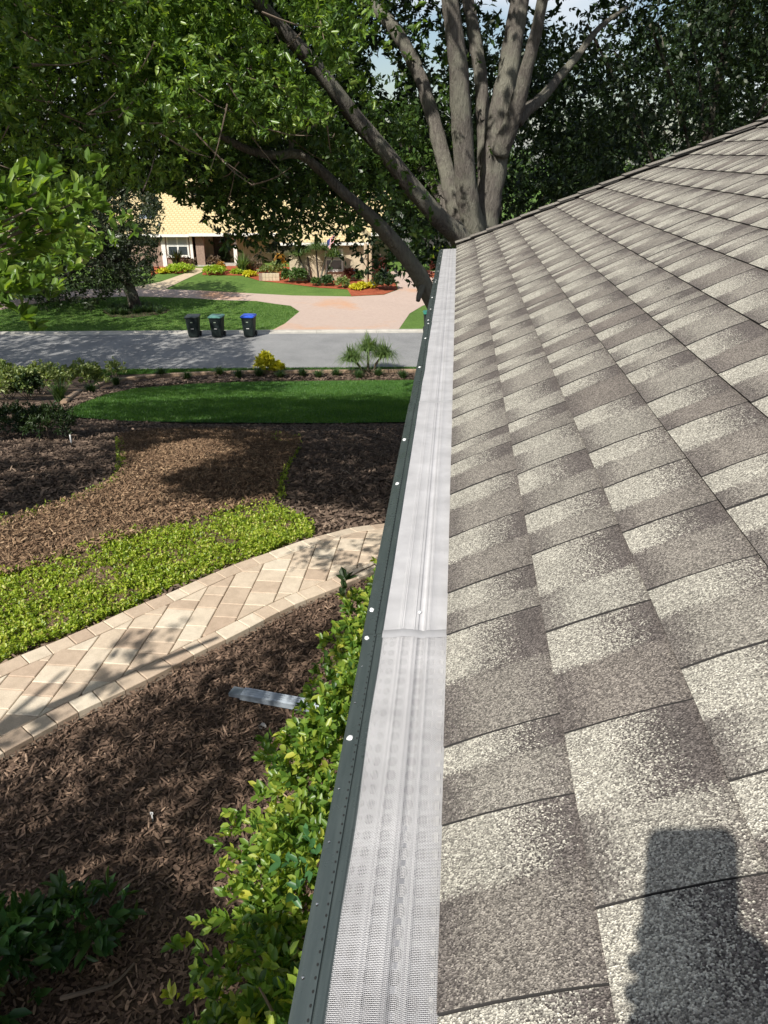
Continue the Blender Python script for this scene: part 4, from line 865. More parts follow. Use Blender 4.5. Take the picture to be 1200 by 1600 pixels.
# small dark outbuilding beyond the drive
ob = thing('grey_garage', 'grey low garage with a flat roof behind the driveway', 'garage', hp(21, 3)); hb_(18.5, 24, 1, 7, -.2, 2.3, 'wall', plain('grey_siding', (.18, .18, .17), .9), ob); hb_(18.2, 24.3, .6, 7.4, 2.31, 2.5, 'roof', M['trim'], ob); hb_(19.4, 22.4, .95, .995, -.1, 2.0, 'garage_door', plain('dark_garage_door', (.05, .045, .045)), ob)
# flag on the wing
def flag_mat():
    m, t, b = nodes('striped_flag'); setin(b, Roughness=.8); uv = nd(t, 'ShaderNodeUVMap', uv_map='uv').outputs[0]; s_ = nd(t, 'ShaderNodeSeparateXYZ'); t.links.new(uv, s_.inputs[0])
    st = mth(t, 'GREATER_THAN', mth(t, 'FRACT', mth(t, 'MULTIPLY', s_.outputs[1], 6.5)), .5); can = mth(t, 'MULTIPLY', mth(t, 'LESS_THAN', s_.outputs[0], .4), mth(t, 'GREATER_THAN', s_.outputs[1], .46))
    t.links.new(mixc(t, can, mixc(t, st, (.5, .03, .05), (.75, .72, .7)), (.03, .04, .18)), b.inputs['Base Color']); return m
fq = hp(12.9, WB-.5, 2.25); fl_t = thing('flag', 'small red and white striped flag on a slanted pole by the wing window', 'flag', fq); pe = fq+RU*.9-RN*1.1+V3(0, 0, .75)
MB().tube([fq+RN*.45-V3(0, 0, .3), pe], .018, 6).build('pole', M['trim'], fl_t); v = []; uv = []
for i in range(7):
    for j in range(5): v.append(pe-(pe-fq)*(.05+.62*i/6)*1.0+V3(0, 0, -.85*(4-j)/4*(.75+.04*i))+RU*(-.10*(4-j)/4)+RN*.05*math.sin(i*1.5)); uv.append((1-i/6, j/4))
o = obj('cloth', v, [(i*5+j, i*5+j+1, (i+1)*5+j+1, (i+1)*5+j) for i in range(6) for j in range(4)], flag_mat(), fl_t, True); vi = np.zeros(len(o.data.loops), np.int32); o.data.loops.foreach_get('vertex_index', vi); o.data.uv_layers.new(name='uv').data.foreach_set('uv', np.array(uv, np.float32)[vi].ravel())
# twin pale post with lantern
pp_ = P(572, 450); tp_ = thing('lantern_post', 'twin pale wooden post with a small dark lantern in the red mulch', 'post', pp_)
MB().lathe(pp_, [(.16, 0), (.13, .3), (.12, 2.6), (.1, 2.75)], 8).build('post', plain('pale_post', (.46, .36, .25), .9, sc=4), tp_); MB().lathe(pp_+RU*.3, [(.12, 0), (.10, .3), (.10, 2.7), (.08, 2.8)], 8).build('post', plain('pale_post_b', (.50, .38, .25), .9, sc=4), tp_)
MB().lathe(pp_+RU*-.25-RN*.12+V3(0, 0, 1.55), [(.03, 0), (.10, .05), (.12, .3), (.04, .4), (.02, .46)], 6).build('lantern', M['hole'], tp_)
# low planter wall
pa, pb = P(405, 438.5), P(437, 438.5); pw = thing('planter_wall', 'low pale block planter wall with a brick end in the front bed', 'wall', (pa+pb)/2); nbk = 6
for i in range(nbk):
    for j in range(2):
        a = pa+(pb-pa)*(i+.5)/nbk; MB().box(a+V3(0, 0, .12+.24*j), (np.linalg.norm(pb-pa)/nbk/2-.008, .15, .115), AX).build('block', M['brick'] if i == 0 else M['cream'], pw)
# plants in front of that house
FP = 'plants in the front beds across the street'
def fs(x, y, w_, h, m, lab, n=130, L=.16, W=.08, k=5): s_ = P(x, y); zc = F_PX/abs((s_-V3(0, 0, CZ))@FW); return shrub('garden_shrub', lab, s_, (w_/zc/2, w_/zc/2.4, h/zc/2), n, L, W, M[m], FP, k, stems=False)
for a in ((282, 426, 42, 13, 'lime', 'chartreuse mound left of the front walk', 260), (258, 427, 24, 7, 'yellow', 'low yellow edging plant near the dark spiky plant'), (336, 429, 36, 13, 'lime', 'chartreuse mound right of the front walk', 240), (346, 425, 13, 15, 'orange', 'orange and yellow croton rising from the chartreuse mound'), (371, 428, 20, 7, 'lime', 'small chartreuse mound beyond the croton'), (390, 432, 20, 8, 'yellow', 'yellow low plant next to the planter wall'),
          (352, 411, 18, 17, 'dark_leaf', 'clipped dark green ball by the porch column', 260), (303, 409, 15, 17, 'dark_leaf', 'clipped dark green ball by the brick pillar', 240), (298, 416, 22, 16, 'brown_leaf', 'brown wispy grass by the front walk'), (334, 415, 24, 14, 'brown_leaf', 'brown wispy grass before the front door'), (293, 409, 22, 9, 'shrub', 'low green hedge below the front window'),
          (404, 425, 22, 14, 'brown_leaf', 'dry brown shrub behind the planter wall'), (418, 428, 24, 12, 'pale_shrub', 'pale grey green shrub above the planter wall'), (434, 432, 20, 24, 'pale_shrub', 'variegated pale shrub at the planter wall end'), (438, 425, 18, 28, 'orange', 'orange leaved shrub behind the variegated shrub'), (448, 442, 14, 22, 'shrub', 'upright green shrub past the planter wall'), (467, 443, 26, 24, 'shrub', 'dense green shrub at the foot of the palms', 260), (493, 447, 14, 12, 'shrub', 'small green shrub under the leaning palms'),
          (512, 447, 18, 16, 'grass_clump', 'blue green shrub before the wing wall'), (536, 450, 22, 16, 'pale_shrub', 'pale rounded shrub below the wing window'), (548, 440, 20, 20, 'redleaf', 'reddish shrub below the flag'), (563, 443, 14, 20, 'shrub', 'green shrub beside the lantern post'), (556, 453, 18, 8, 'yellow', 'yellow flowering clump left of the lantern post'), (566, 452, 12, 10, 'yellow', 'yellow flowering clump at the foot of the lantern post'), (582, 451, 14, 10, 'yellow', 'yellow flowering clump right of the lantern post'), (600, 453, 38, 26, 'dark_leaf', 'big dark leafy shrub at the bed corner by the driveway', 420), (594, 438, 24, 36, 'redleaf', 'tall dark red shrub by the wing corner', 220),
          (652, 424, 40, 38, 'shrub', 'large green shrub beyond the driveway', 420), (677, 428, 12, 22, 'redleaf', 'small red shrub in the bed beyond the driveway'), (662, 432, 24, 8, 'redleaf', 'low red plants in the bed beyond the driveway'), (683, 420, 26, 34, 'lime', 'lime green hedge end beyond the driveway', 260)):
    fs(*a[:6], *(a[6:] if len(a) > 6 else ()))
grassclump('spiky_plant', 'dark purple spiky plant under the corner of the tiled house', P(277, 417), 1.5, .8, 90, M['dark_leaf'], None, .12, .4, 'plant')
grassclump('spiky_plant', 'arching yellow green grass clump beside the porch column', P(379, 427), 1.8, 1., 160, M['frond'], None, .07, .8, 'plant')
grassclump('spiky_plant', 'arching brown and green clump behind the arching grass', P(392, 425), 1.4, .9, 90, M['brown_leaf'], None, .07, .8, 'plant')
lir = thing('border_grass', 'ring of dark border grass around the leaning tree', 'border grass', P(210, 486)); mb = []
for i, q in enumerate(scatter([P(*q)[:2] for q in ((164, 487), (180, 481), (215, 478), (250, 481), (264, 485), (253, 490), (205, 495), (174, 493))], 34)):
    g_ = grassclump('x', 'x', (*q, gz(q[1])), .5, .42, 60, M['grass_clump'], None, .035, .8); ch = g_.children[0]; ch.parent = lir; ch.name = 'tuft'; ch.location = np.array(g_.location)-np.array(lir.location); bpy.data.objects.remove(g_)
def palm(label, base, tops, fl_=1.1):
    t = thing('palm', label, 'palm', base, 'slender palms before the wing')
    for q in tops:
        mb = MB(); mb.tube(spline([base, (base+q)/2+V3(*rng.normal(size=2)*.1, 0), q], 7), np.linspace(.075, .05, 7), 7); mb.build('trunk', M['bark_dark'], t)
        g_ = grassclump('x', 'x', q-V3(0, 0, .05), fl_*.8, fl_, 170, M['frond'], None, .05, 1.4); ch = g_.children[0]; ch.parent = t; ch.name = 'fronds'; ch.location = np.array(g_.location)-np.array(t.location); bpy.data.objects.remove(g_)
pb_ = P(484, 441); palm('slender palms with leaning dark trunks by the planter wall', pb_, [atY(466, 398, pb_[1]), atY(480, 392, pb_[1]+.5)], 1.2)
pb_ = P(499, 444); palm('slender palms fanning out in front of the wing', pb_, [atY(494, 388, pb_[1]), atY(512, 390, pb_[1]+.4), atY(521, 400, pb_[1])], 1.2)

# ================================================================== TREES
# outlines of what the canopy leaves open: the view under it, and gaps to the sky
LOWER = ([-200, 0, 150, 200, 262, 300, 325, 345, 400, 432, 452, 480, 500, 530, 548, 575, 592, 622, 640, 700, 745, 800, 1400], [330, 330, 318, 292, 296, 318, 345, 385, 400, 412, 388, 372, 372, 388, 392, 352, 334, 334, 372, 385, 390, 420, 420])
GAPS = [[(572, 92), (600, 58), (626, 112), (618, 166), (583, 152)], [(655, 52), (692, 60), (694, 128), (664, 108)], [(748, -20), (800, -20), (790, 12), (752, 6)], [(668, 130), (690, 150), (678, 172)], [(362, -10), (384, -10), (382, 16), (364, 14)], [(1055, -10), (1085, -10), (1080, 8)], [(590, 180), (612, 176), (606, 200)], [(586, 330), (622, 330), (616, 372), (604, 362)]]
SUNNY = [[(-400, 1400), (0, 1195), (170, 1100), (330, 1020), (583, 900), (620, 860), (600, 800), (500, 800), (425, 775), (330, 795), (200, 830), (0, 880), (-400, 1000)],
         [(395, 575), (640, 575), (760, 575), (760, 424), (640, 424), (470, 452), (380, 456), (470, 480), (420, 520), (395, 535)], [(205, 440), (640, 470), (640, 300), (205, 300)], [(200, 745), (250, 700), (330, 690), (345, 715), (290, 745), (200, 790), (90, 815), (60, 800)]]
def open_view(p, gap=True, low=True):
    x, y, z = proj(p); r = np.zeros(len(p), bool); f = (z > .3)
    jx, jy = x+rng.normal(size=len(p))*7, y+rng.normal(size=len(p))*7
    if low: r |= f & (jy > np.interp(jx, *LOWER)) & (x < 1400) & (x > -250)
    if gap:
        for g in GAPS: r |= f & inpoly(jx, jy, g)
    return r
def sunny(p):
    g = shade_px(p); x, y, z = proj(g); r = np.zeros(len(p), bool)
    for s_ in SUNNY: r |= (z > .3) & inpoly(x, y, s_)
    return r | on_roof(p)
CLEAR = []
def hides_limb(p):
    x, y, z = proj(p); r = np.zeros(len(p), bool)
    for L_ in CLEAR:
        q = spline(np.array(L_, float), 40)
        for a, b, w_, Y in q: r |= (np.hypot(x-a, y-b) < w_*.5+9) & (p[:, 1] < Y+.4) & (z > .3)
    return r & (rng.uniform(size=len(p)) < .93)
def thin_fringe(p):
    x, y, z = proj(p); h = np.interp(x, *LOWER)-y
    return (x > 285) & (x < 650) & (h < 95) & (rng.uniform(size=len(p)) > .30+np.clip(h-20, 0, 75)/75*.5)
def clumped(n, per, sampler, sd):
    """n points in clumps of about per round sampled centres"""
    c = sampler(max(1, n//per)); k = np.repeat(np.arange(len(c)), per); s_ = np.exp(rng.normal(size=len(c))*.3)
    return c[k]+rng.normal(size=(len(k), 3))*sd*s_[k][:, None]*V3(1, 1, .7), k
def crown(parent, p, k, L, W, m, six, name='crown', upb=.5):
    td = unit(rdir(len(p))+V3(0, 0, -.05)); V, Fc, r = twig_leaves(p, td, k, L, W, 1.05, L*.5, upb, six); o = fast(name, V, Fc, 4, m, parent, rnd=r); return o
def limb(mb, pts, n=22, seg=12, wob=.05):
    """pts rows: x, y, z, radius"""
    q = spline(pts, n); mb.tube(q[:, :3], np.maximum(q[:, 3], .004), seg, True, wob)
# --- the big many-stemmed tree behind the roof corner
TY = 10.5; tb = V3(*atY(748, 560, TY)[:2], gz(TY)); oak = thing('spreading_tree', 'large grey barked tree with many limbs rising behind the roof corner', 'tree', tb)
def lp(rows):
    out = []
    for x, y, w_, Y in rows: p = atY(x, y, Y); zc = (p-V3(0, 0, CZ))@FW; out.append([*p, w_*zc/F_PX/2])
    return out
mb = MB(); limb(mb, [[*(tb-V3(0, 0, .25)), .62], [*(tb+V3(0, 0, .5)), .50], *lp([(748, 480, 92, 10.5), (749, 420, 84, 10.5), (750, 385, 66, 10.5)])], 16, 16); mb.build('trunk', M['bark'], oak, True)
LIMBS = [[(745, 400, 60, 10.4), (738, 350, 56, 10.3), (728, 290, 54, 10.2), (722, 200, 52, 10.1), (715, 100, 48, 10.), (703, 0, 44, 9.9), (690, -140, 36, 9.8), (660, -320, 20, 9.6)],
         [(752, 400, 70, 10.6), (760, 330, 66, 10.6), (769, 280, 62, 10.6), (781, 190, 58, 10.6), (796, 100, 50, 10.7), (812, 0, 44, 10.8), (840, -150, 34, 11), (900, -320, 18, 11.4)],
         [(780, 240, 50, 10.5), (796, 200, 44, 10.4), (808, 165, 40, 10.3), (822, 110, 34, 10.2), (838, 50, 30, 10.1), (850, -10, 28, 10.), (880, -140, 20, 9.8)],
         [(806, 190, 28, 10.5), (825, 170, 23, 10.6), (845, 155, 20, 10.7), (870, 125, 16, 10.9), (900, 90, 13, 11.1), (935, 45, 10, 11.4), (980, 10, 6, 11.8)],
         [(760, 330, 40, 11.1), (757, 220, 32, 11.2), (752, 130, 30, 11.3), (742, 60, 28, 11.4), (729, -10, 26, 11.5), (700, -150, 18, 11.8)],
         [(738, 385, 46, 10.5), (715, 335, 38, 10.6), (698, 270, 34, 10.7), (678, 190, 30, 10.9), (652, 110, 28, 11.), (612, 40, 27, 11.1), (568, -8, 25, 11.2), (500, -100, 18, 11.4)],
         [(735, 390, 30, 10.4), (700, 325, 24, 10.8), (672, 280, 20, 11.2), (640, 235, 18, 11.6), (600, 195, 15, 12.), (555, 165, 11, 12.4), (500, 150, 7, 12.8)],
         [(742, 415, 58, 10.4), (716, 367, 48, 10.2), (690, 345, 44, 10.), (650, 300, 40, 9.7), (602, 238, 38, 9.4), (560, 190, 36, 9.2), (530, 150, 34, 9.), (490, 100, 32, 8.8), (450, 55, 31, 8.6), (408, 8, 28, 8.4), (340, -60, 22, 8.), (250, -140, 14, 7.6)],
         [(760, 620, 62, 10.3), (720, 545, 50, 10.), (676, 472, 42, 9.7), (655, 430, 42, 9.5), (628, 395, 40, 9.3), (600, 360, 36, 9.1), (570, 330, 30, 8.9), (530, 295, 27, 8.7), (500, 265, 25, 8.6), (465, 240, 24, 8.5), (430, 243, 22, 8.4), (390, 235, 20, 8.3), (350, 215, 17, 8.1), (290, 180, 11, 7.8), (230, 160, 6, 7.5)],
         [(452, 242, 12, 8.5), (455, 222, 9, 8.5), (448, 190, 6, 8.4)], [(660, 445, 14, 9.5), (655, 462, 11, 9.4), (653, 470, 8, 9.35)]]
LIMBS = [[(x, y, w_*k, Y) for x, y, w_, Y in L_] for L_, k in zip(LIMBS, (.64, .64, .62, .85, .72, .75, .85, .7, .62, .8, .8))]
for L_ in LIMBS: mb = MB(); limb(mb, lp(L_), 34 if len(L_) > 4 else 8); mb.build('limb', M['bark'], oak, True)
def scene_boxes(n, boxes):
    w_ = np.array([np.prod(np.array(b[1])-np.array(b[0])) for b in boxes], float)
    i = rng.choice(len(boxes), n, p=w_/w_.sum()); lo = np.array([b[0] for b in boxes])[i]; hi = np.array([b[1] for b in boxes])[i]; return rng.uniform(lo, hi)
def px_sampler(x0, x1, y0, y1, Y0, Y1):
    def f(n):
        Y = rng.uniform(Y0, Y1, n); return np.array([atY(x, y, q) for x, y, q in zip(rng.uniform(x0, x1, n), rng.uniform(y0, y1, n), Y)])
    return f
# foliage in view, between the limbs
CLEAR += [LIMBS[7][1:10], LIMBS[8][2:13], *[l[:6] for l in LIMBS[:6]]]
LIT = V3(6.3, 15.2, gz(15.2)+4.0)
def filt(p, low=True, gap=True, shade=True):
    d_ = p-LIT; t_ = d_@SUN; x_, y_, z_ = proj(p); p = p[~((np.linalg.norm(d_-t_[:, None]*SUN, axis=1) < 1.15) & (t_ > .2))]
    k = ~open_view(p, gap, low) & ~hides_limb(p) & ~thin_fringe(p)
    if shade: k &= ~sunny(p)
    return p[k]
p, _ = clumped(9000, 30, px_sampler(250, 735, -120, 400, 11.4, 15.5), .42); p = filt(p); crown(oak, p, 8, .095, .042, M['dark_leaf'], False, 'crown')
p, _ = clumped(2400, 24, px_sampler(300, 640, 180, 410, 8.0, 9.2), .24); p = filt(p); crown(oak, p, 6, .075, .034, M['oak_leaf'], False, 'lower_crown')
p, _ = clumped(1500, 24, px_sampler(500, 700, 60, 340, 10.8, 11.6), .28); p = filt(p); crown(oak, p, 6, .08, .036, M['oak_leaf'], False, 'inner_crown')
# high canopy, mostly above the picture; it keeps the ground and the trees behind in shade
def dome(c, r, n):
    c, r = np.array(c), np.array(r)
    def f(m):
        d = rdir(m*2); d = d[d[:, 2] > -.35][:m]; return c+d*r*rng.uniform(.55, 1, (len(d), 1))
    return f
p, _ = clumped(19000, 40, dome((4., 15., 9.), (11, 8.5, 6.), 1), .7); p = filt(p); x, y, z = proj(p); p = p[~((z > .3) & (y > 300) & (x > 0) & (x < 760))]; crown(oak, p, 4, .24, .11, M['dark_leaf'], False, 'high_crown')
# --- tree left of the lawn whose leaves hang into the top of the view
t2 = thing('leafy_tree', 'tree with glossy mid green leaves overhanging the lawn from outside the yard bed', 'tree', (-9.2, 8.4, gz(8.4)))
mb = MB(); limb(mb, [[-9.2, 8.4, -.5, .34], [-9.1, 8.4, 2, .28], [-8.9, 8.3, 4.5, .22], [-8.5, 8.2, 7, .12]], 14, 12); mb.build('trunk', M['bark'], t2, True)
for e_ in ((-3.2, 6.6, 5.3), (-4.6, 7.4, 6.3), (-5., 6.0, 5.), (-6., 9.8, 6.)):
    mb = MB(); limb(mb, [[-8.95, 8.35, 3.8, .13], [-7.4, 8., 4.9, .09], [(-7.4+e_[0])/2, (8+e_[1])/2, (4.9+e_[2])/2+.2, .06], [*e_, .02]], 14, 8); mb.build('limb', M['bark'], t2, True)
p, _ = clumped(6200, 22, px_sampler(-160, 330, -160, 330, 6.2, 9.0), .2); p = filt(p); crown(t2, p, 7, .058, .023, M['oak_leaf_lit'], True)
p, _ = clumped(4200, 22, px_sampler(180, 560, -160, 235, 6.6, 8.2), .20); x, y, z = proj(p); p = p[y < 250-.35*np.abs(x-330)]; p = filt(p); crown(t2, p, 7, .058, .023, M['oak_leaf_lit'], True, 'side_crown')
p, _ = clumped(10000, 26, px_sampler(-200, 420, -160, 330, 9.2, 13.5), .4); p = filt(p); crown(t2, p, 7, .10, .045, M['dark_leaf'], False, 'inner_crown')  # inner leaves use the darker copy: canopy shade put into the colour
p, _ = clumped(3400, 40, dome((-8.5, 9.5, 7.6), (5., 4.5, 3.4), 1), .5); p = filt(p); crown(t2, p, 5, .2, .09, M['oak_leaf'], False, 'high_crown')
mb = MB()
pt = px_sampler(-100, 520, -60, 300, 6.4, 8.6)(170); pt = filt(pt)
for q in pt:
    d_ = unit(rng.normal(size=3)*V3(1, .6, .5)+V3(.6, 0, -.3)); mb.tube(spline([q-d_*.45+V3(0, 0, .06), q-d_*.2, q], 5), np.linspace(.007, .002, 5), 4)
tag(mb.build('twigs', M['twig'], t2), kind='stuff')
# --- street shade tree further left, out of view
def plain_tree(name, label, base, h, r, n, L, m, group=None, trunk=.3, lowc=.35, filter_=True, cat='tree', per=36, zr=None, barkm='bark'):
    base = np.asarray(base, float); t = thing(name, label, cat, base, group); mb = MB(); limb(mb, [[*(base-V3(0, 0, .2)), trunk], [*(base+V3(.1, .1, h*.3)), trunk*.8], [*(base+V3(-.1, .2, h*.6)), trunk*.5], [*(base+V3(.1, 0, h*.85)), trunk*.2]], 12, 10); mb.build('trunk', M[barkm], t, True)
    for i in range(5):
        a = i*1.26+rng.uniform(0, .6); e_ = base+V3(math.cos(a)*r*.7, math.sin(a)*r*.7, h*rng.uniform(.6, .85)); s_ = base+V3(0, 0, h*rng.uniform(.3, .5)); mb = MB(); limb(mb, [[*s_, trunk*.4], [*((s_+e_)/2+V3(0, 0, .3)), trunk*.25], [*e_, .03]], 8, 7); mb.build('limb', M[barkm], t, True)
    cz = base[2]+h*(1+lowc)/2; p, _ = clumped(n, per, dome((base[0], base[1], cz), (r, r, h*(1-lowc)/2 if zr is None else zr), 1), r*.11)
    if filter_: p = filt(p)
    crown(t, p, 5, L, L*.46, m, False); return t
plain_tree('street_tree', 'tree shading the street from beyond the verge shrubs', (-15.5, 21, gz(21)), 12, 5.5, 4200, .2, M['oak_leaf'])
plain_tree('street_tree', 'tall tree shading the street and the lawn behind the bins', (-24, 25, gz(25)), 13, 6.5, 4200, .22, M['oak_leaf'])
def shade_crown(tree, poly, n, t0, t1, L, per=10, sd=.3, nm='shade_crown', m='oak_leaf'):
    g = np.array([P(*q) for q in scatter(poly, n)]); c = g+SUN*rng.uniform(t0, t1, len(g))[:, None]; k = np.repeat(np.arange(len(c)), per)
    p = c[k]+rng.normal(size=(len(k), 3))*sd*V3(1, 1, .6); x, y, z = proj(p); vis = (z > .3) & (y > -25) & (x > -30) & (x < 1230); p = p[~vis & ~sunny(p)]; crown(tree, p, 5, L, L*.46, M[m], False, nm)
for pl_, n_ in (([(190, 680), (300, 674), (470, 684), (455, 722), (400, 702), (335, 690), (285, 698), (235, 735), (195, 735)], 90), ([(290, 745), (380, 715), (430, 700), (455, 735), (432, 783), (335, 776)], 78), ([(470, 690), (660, 664), (660, 790), (585, 806), (520, 785), (450, 785)], 120), ([(-300, 640), (100, 650), (185, 692), (180, 745), (60, 795), (-300, 830)], 190)):
    shade_crown(t2, pl_, n_, 9., 12., .15, 11, .2)
shade_crown(t2, [(-200, 640), (95, 640), (250, 604), (420, 598), (660, 594), (680, 665), (-200, 680)], 330, 12.5, 15.5, .2, 9, .36, 'lawn_shade_crown')  # unseen leaf clumps added to throw shade on the lawn
p, _ = clumped(2400, 40, dome((-3.4, 10.2, 8.6), (5., 2.8, 2.6), 1), .45); x, y, z = proj(p); p = filt(p[~((z > .3) & (y > -20) & (x > -30))]); crown(t2, p, 5, .2, .09, M['oak_leaf'], False, 'top_shade_crown')  # crown part added above the view to shade the foliage beyond
st3 = plain_tree('street_tree', 'broad tree on the verge shading the street before the bins', (-19.5, 26.5, gz(26.5)), 9, 3, 700, .2, M['oak_leaf'])
shade_crown(st3, [(-400, 600), (-400, 520), (120, 515), (420, 525), (400, 560), (330, 585), (60, 590)], 300, 14., 18., .24, 9, .45)
shade_crown(st3, [(-400, 520), (-300, 480), (150, 468), (330, 470), (450, 480), (430, 505), (400, 520)], 230, 16., 19., .24, 9, .45, 'far_shade_crown')
# --- leaning live oak on the lawn across the street
lb = P(213, 482); lo_ = thing('live_oak', 'leaning live oak with drooping grey green foliage on the far lawn', 'tree', lb)
mb = MB(); limb(mb, [[*(lb-V3(0, 0, .2)), .42], *lp([(209, 470, 19, lb[1]), (200, 445, 18, lb[1]), (188, 415, 18, lb[1]), (170, 380, 15, lb[1]-.3), (150, 340, 12, lb[1]-.6), (120, 290, 8, lb[1]-1)])], 18, 12); mb.build('trunk', M['bark_dark'], lo_, True)
for e_ in ((60, 400, -3), (100, 350, -2), (230, 350, 1), (90, 440, -3.), (20, 330, -2)):
    mb = MB(); limb(mb, lp([(190, 418, 14, lb[1]), ((190+e_[0])/2, (405+e_[1])/2-12, 9, lb[1]+e_[2]/2), (e_[0], e_[1], 4, lb[1]+e_[2])]), 10, 7); mb.build('limb', M['bark_dark'], lo_, True)
def lofilt(p):
    x, y, z = proj(p); jx = x+rng.normal(size=len(p))*4; jy = y+rng.normal(size=len(p))*4
    low = np.interp(jx, [-200, 20, 60, 95, 120, 150, 165, 200, 215, 232, 246, 252], [440, 455, 470, 508, 512, 485, 462, 448, 450, 440, 400, 360]); return p[(jy < low) & (jx < 252-np.clip(330-jy, 0, 80)*.4)]
p, _ = clumped(14000, 26, px_sampler(-120, 250, 270, 512, lb[1]-3.5, lb[1]+2.5), .45); p = lofilt(p); x, y, z = proj(p); p = p[(y < 440) | (rng.uniform(size=len(p)) < .7)]; crown(lo_, p, 5, .22, .085, M['live_oak'], False)
# --- dark trees behind the roof and behind the house across the street
BT = 'dark trees behind the shingled roof'
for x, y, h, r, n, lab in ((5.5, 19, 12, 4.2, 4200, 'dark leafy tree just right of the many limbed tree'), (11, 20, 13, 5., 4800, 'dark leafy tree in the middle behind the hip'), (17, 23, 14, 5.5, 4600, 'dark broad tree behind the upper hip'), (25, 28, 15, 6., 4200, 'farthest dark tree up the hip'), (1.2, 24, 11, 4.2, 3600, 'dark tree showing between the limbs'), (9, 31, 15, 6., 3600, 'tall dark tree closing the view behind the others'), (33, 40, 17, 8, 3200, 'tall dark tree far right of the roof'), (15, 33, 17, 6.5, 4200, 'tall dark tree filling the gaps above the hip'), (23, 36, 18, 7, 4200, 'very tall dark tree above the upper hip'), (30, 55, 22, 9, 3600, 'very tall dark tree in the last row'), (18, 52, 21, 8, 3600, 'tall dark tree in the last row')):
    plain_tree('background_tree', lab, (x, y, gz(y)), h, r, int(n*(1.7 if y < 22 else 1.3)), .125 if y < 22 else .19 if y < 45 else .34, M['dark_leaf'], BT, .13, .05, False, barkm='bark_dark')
SB = P(0, 0)
shrub('understory_shrub', 'sunlit light green shrub glimpsed behind the hip', (6.3, 15.2, gz(15.2)+2.6), (1.0, .8, 1.3), 520, .13, .06, M['shrub'], None, 6)
shrub('understory_shrub', 'light green shrub behind the upper hip end', (14.5, 16.5, gz(16.5)+3.6), (1.4, .8, 1.3), 420, .13, .06, M['shrub'], None, 6)
FT = 'trees behind the house across the street'
for i, (a, b, h, r) in enumerate(((-20, 22, 9, 5.5), (-10, 24, 9.5, 5.5), (0, 22, 8.5, 5), (9, 24, 10, 5.5), (18, 22, 10, 5.5), (27, 18, 10, 5.5), (-30, 16, 10, 6), (36, 10, 11, 6))):
    plain_tree('far_tree', ['far tree left of the skylight end', 'far tree behind the skylight', 'far tree just behind the lantern dormer', 'far tree behind the main ridge right of the dormer', 'far tree behind the wing', 'far tree behind the grey garage', 'far tree beyond the left gable', 'far tree right of the garage'][i], hp(a, b, -.3), h, r, 1500, .34, M['oak_leaf' if i % 2 else 'shrub'], FT, .3, .1, False, per=24)
for i, (a, b, h, r, nm) in enumerate(((-3, 16, 3.4, 2.2, 'lime'), (4, 17, 3.2, 2.2, 'shrub'))):
    shrub('far_shrub', ['light green shrub top showing over the ridge by the skylight', 'green shrub behind the dormer'][i], hp(a, b, .0), (r*1.5, r, h*.98), 500, .3, .14, M['shrub'], None, 5)
# --- large-leaved branch close by on the left
bt = thing('glossy_small_tree', 'small tree with big bright glossy leaves reaching in beside the walk', 'tree', (-3.9, 1.9, 0))
mb = MB(); limb(mb, [[-3.9, 1.9, -.1, .07], [-3.8, 1.9, 1.2, .055], [-3.5, 1.95, 2.3, .04], [-3.0, 2.1, 3.0, .02]], 12, 8); mb.build('trunk', M['twig'], bt, True)
tips = []
for x, y, Y in ((20, 330, 2.35), (60, 300, 2.4), (52, 325, 2.3), (85, 318, 2.4), (110, 320, 2.45), (135, 330, 2.5), (40, 360, 2.35), (12, 290, 2.4), (10, 380, 2.3), (48, 385, 2.45), (8, 415, 2.3), (90, 360, 2.5), (14, 455, 2.25), (5, 472, 2.25), (105, 345, 2.5), (-10, 330, 2.3), (-20, 380, 2.3), (-25, 300, 2.3), (30, 310, 2.45), (70, 345, 2.4), (-15, 430, 2.3), (25, 400, 2.5)): tips.append(atY(x, y, Y))
tips = np.array(tips); mb = MB(); hub = V3(-2.6, 2.05, 2.85)
for q in tips: mb.tube(spline([hub, (hub+q)/2+V3(0, .05, -.04), q], 6), np.linspace(.008, .003, 6), 5)
mb.tube(spline([V3(-3.3, 2.0, 2.6), hub], 4), [.02, .016, .013, .01], 6); mb.build('branch', M['twig'], bt)
tips = np.concatenate([tips, tips+rng.normal(size=tips.shape)*V3(.07, .07, .05), tips+rng.normal(size=tips.shape)*V3(.09, .1, .06)])
tp = np.concatenate([tips, tips+rng.normal(size=tips.shape)*.035, tips[::2]+rng.normal(size=tips[::2].shape)*.06]); td = unit(np.concatenate([tips-hub]*2+[(tips-hub)[::2]])*.7+V3(0, 0, .55)+rng.normal(size=tp.shape)*.25)
V, Fc, r = twig_leaves(tp, td, 6, .046, .023, .85, .012, .5); fast('crown', V, Fc, 4, M['branch_leaf'], bt, rnd=r)
p, _ = clumped(500, 20, px_sampler(-120, 170, 330, 440, 3.0, 3.7), .1); x, y, z = proj(p); p = p[(y > 300+np.clip(x, 0, 200)*.1) & (y < 470-np.clip(x, 0, 220)*.5)]; crown(bt, p, 5, .045, .02, M['oak_leaf_lit'], True, 'inner_crown')
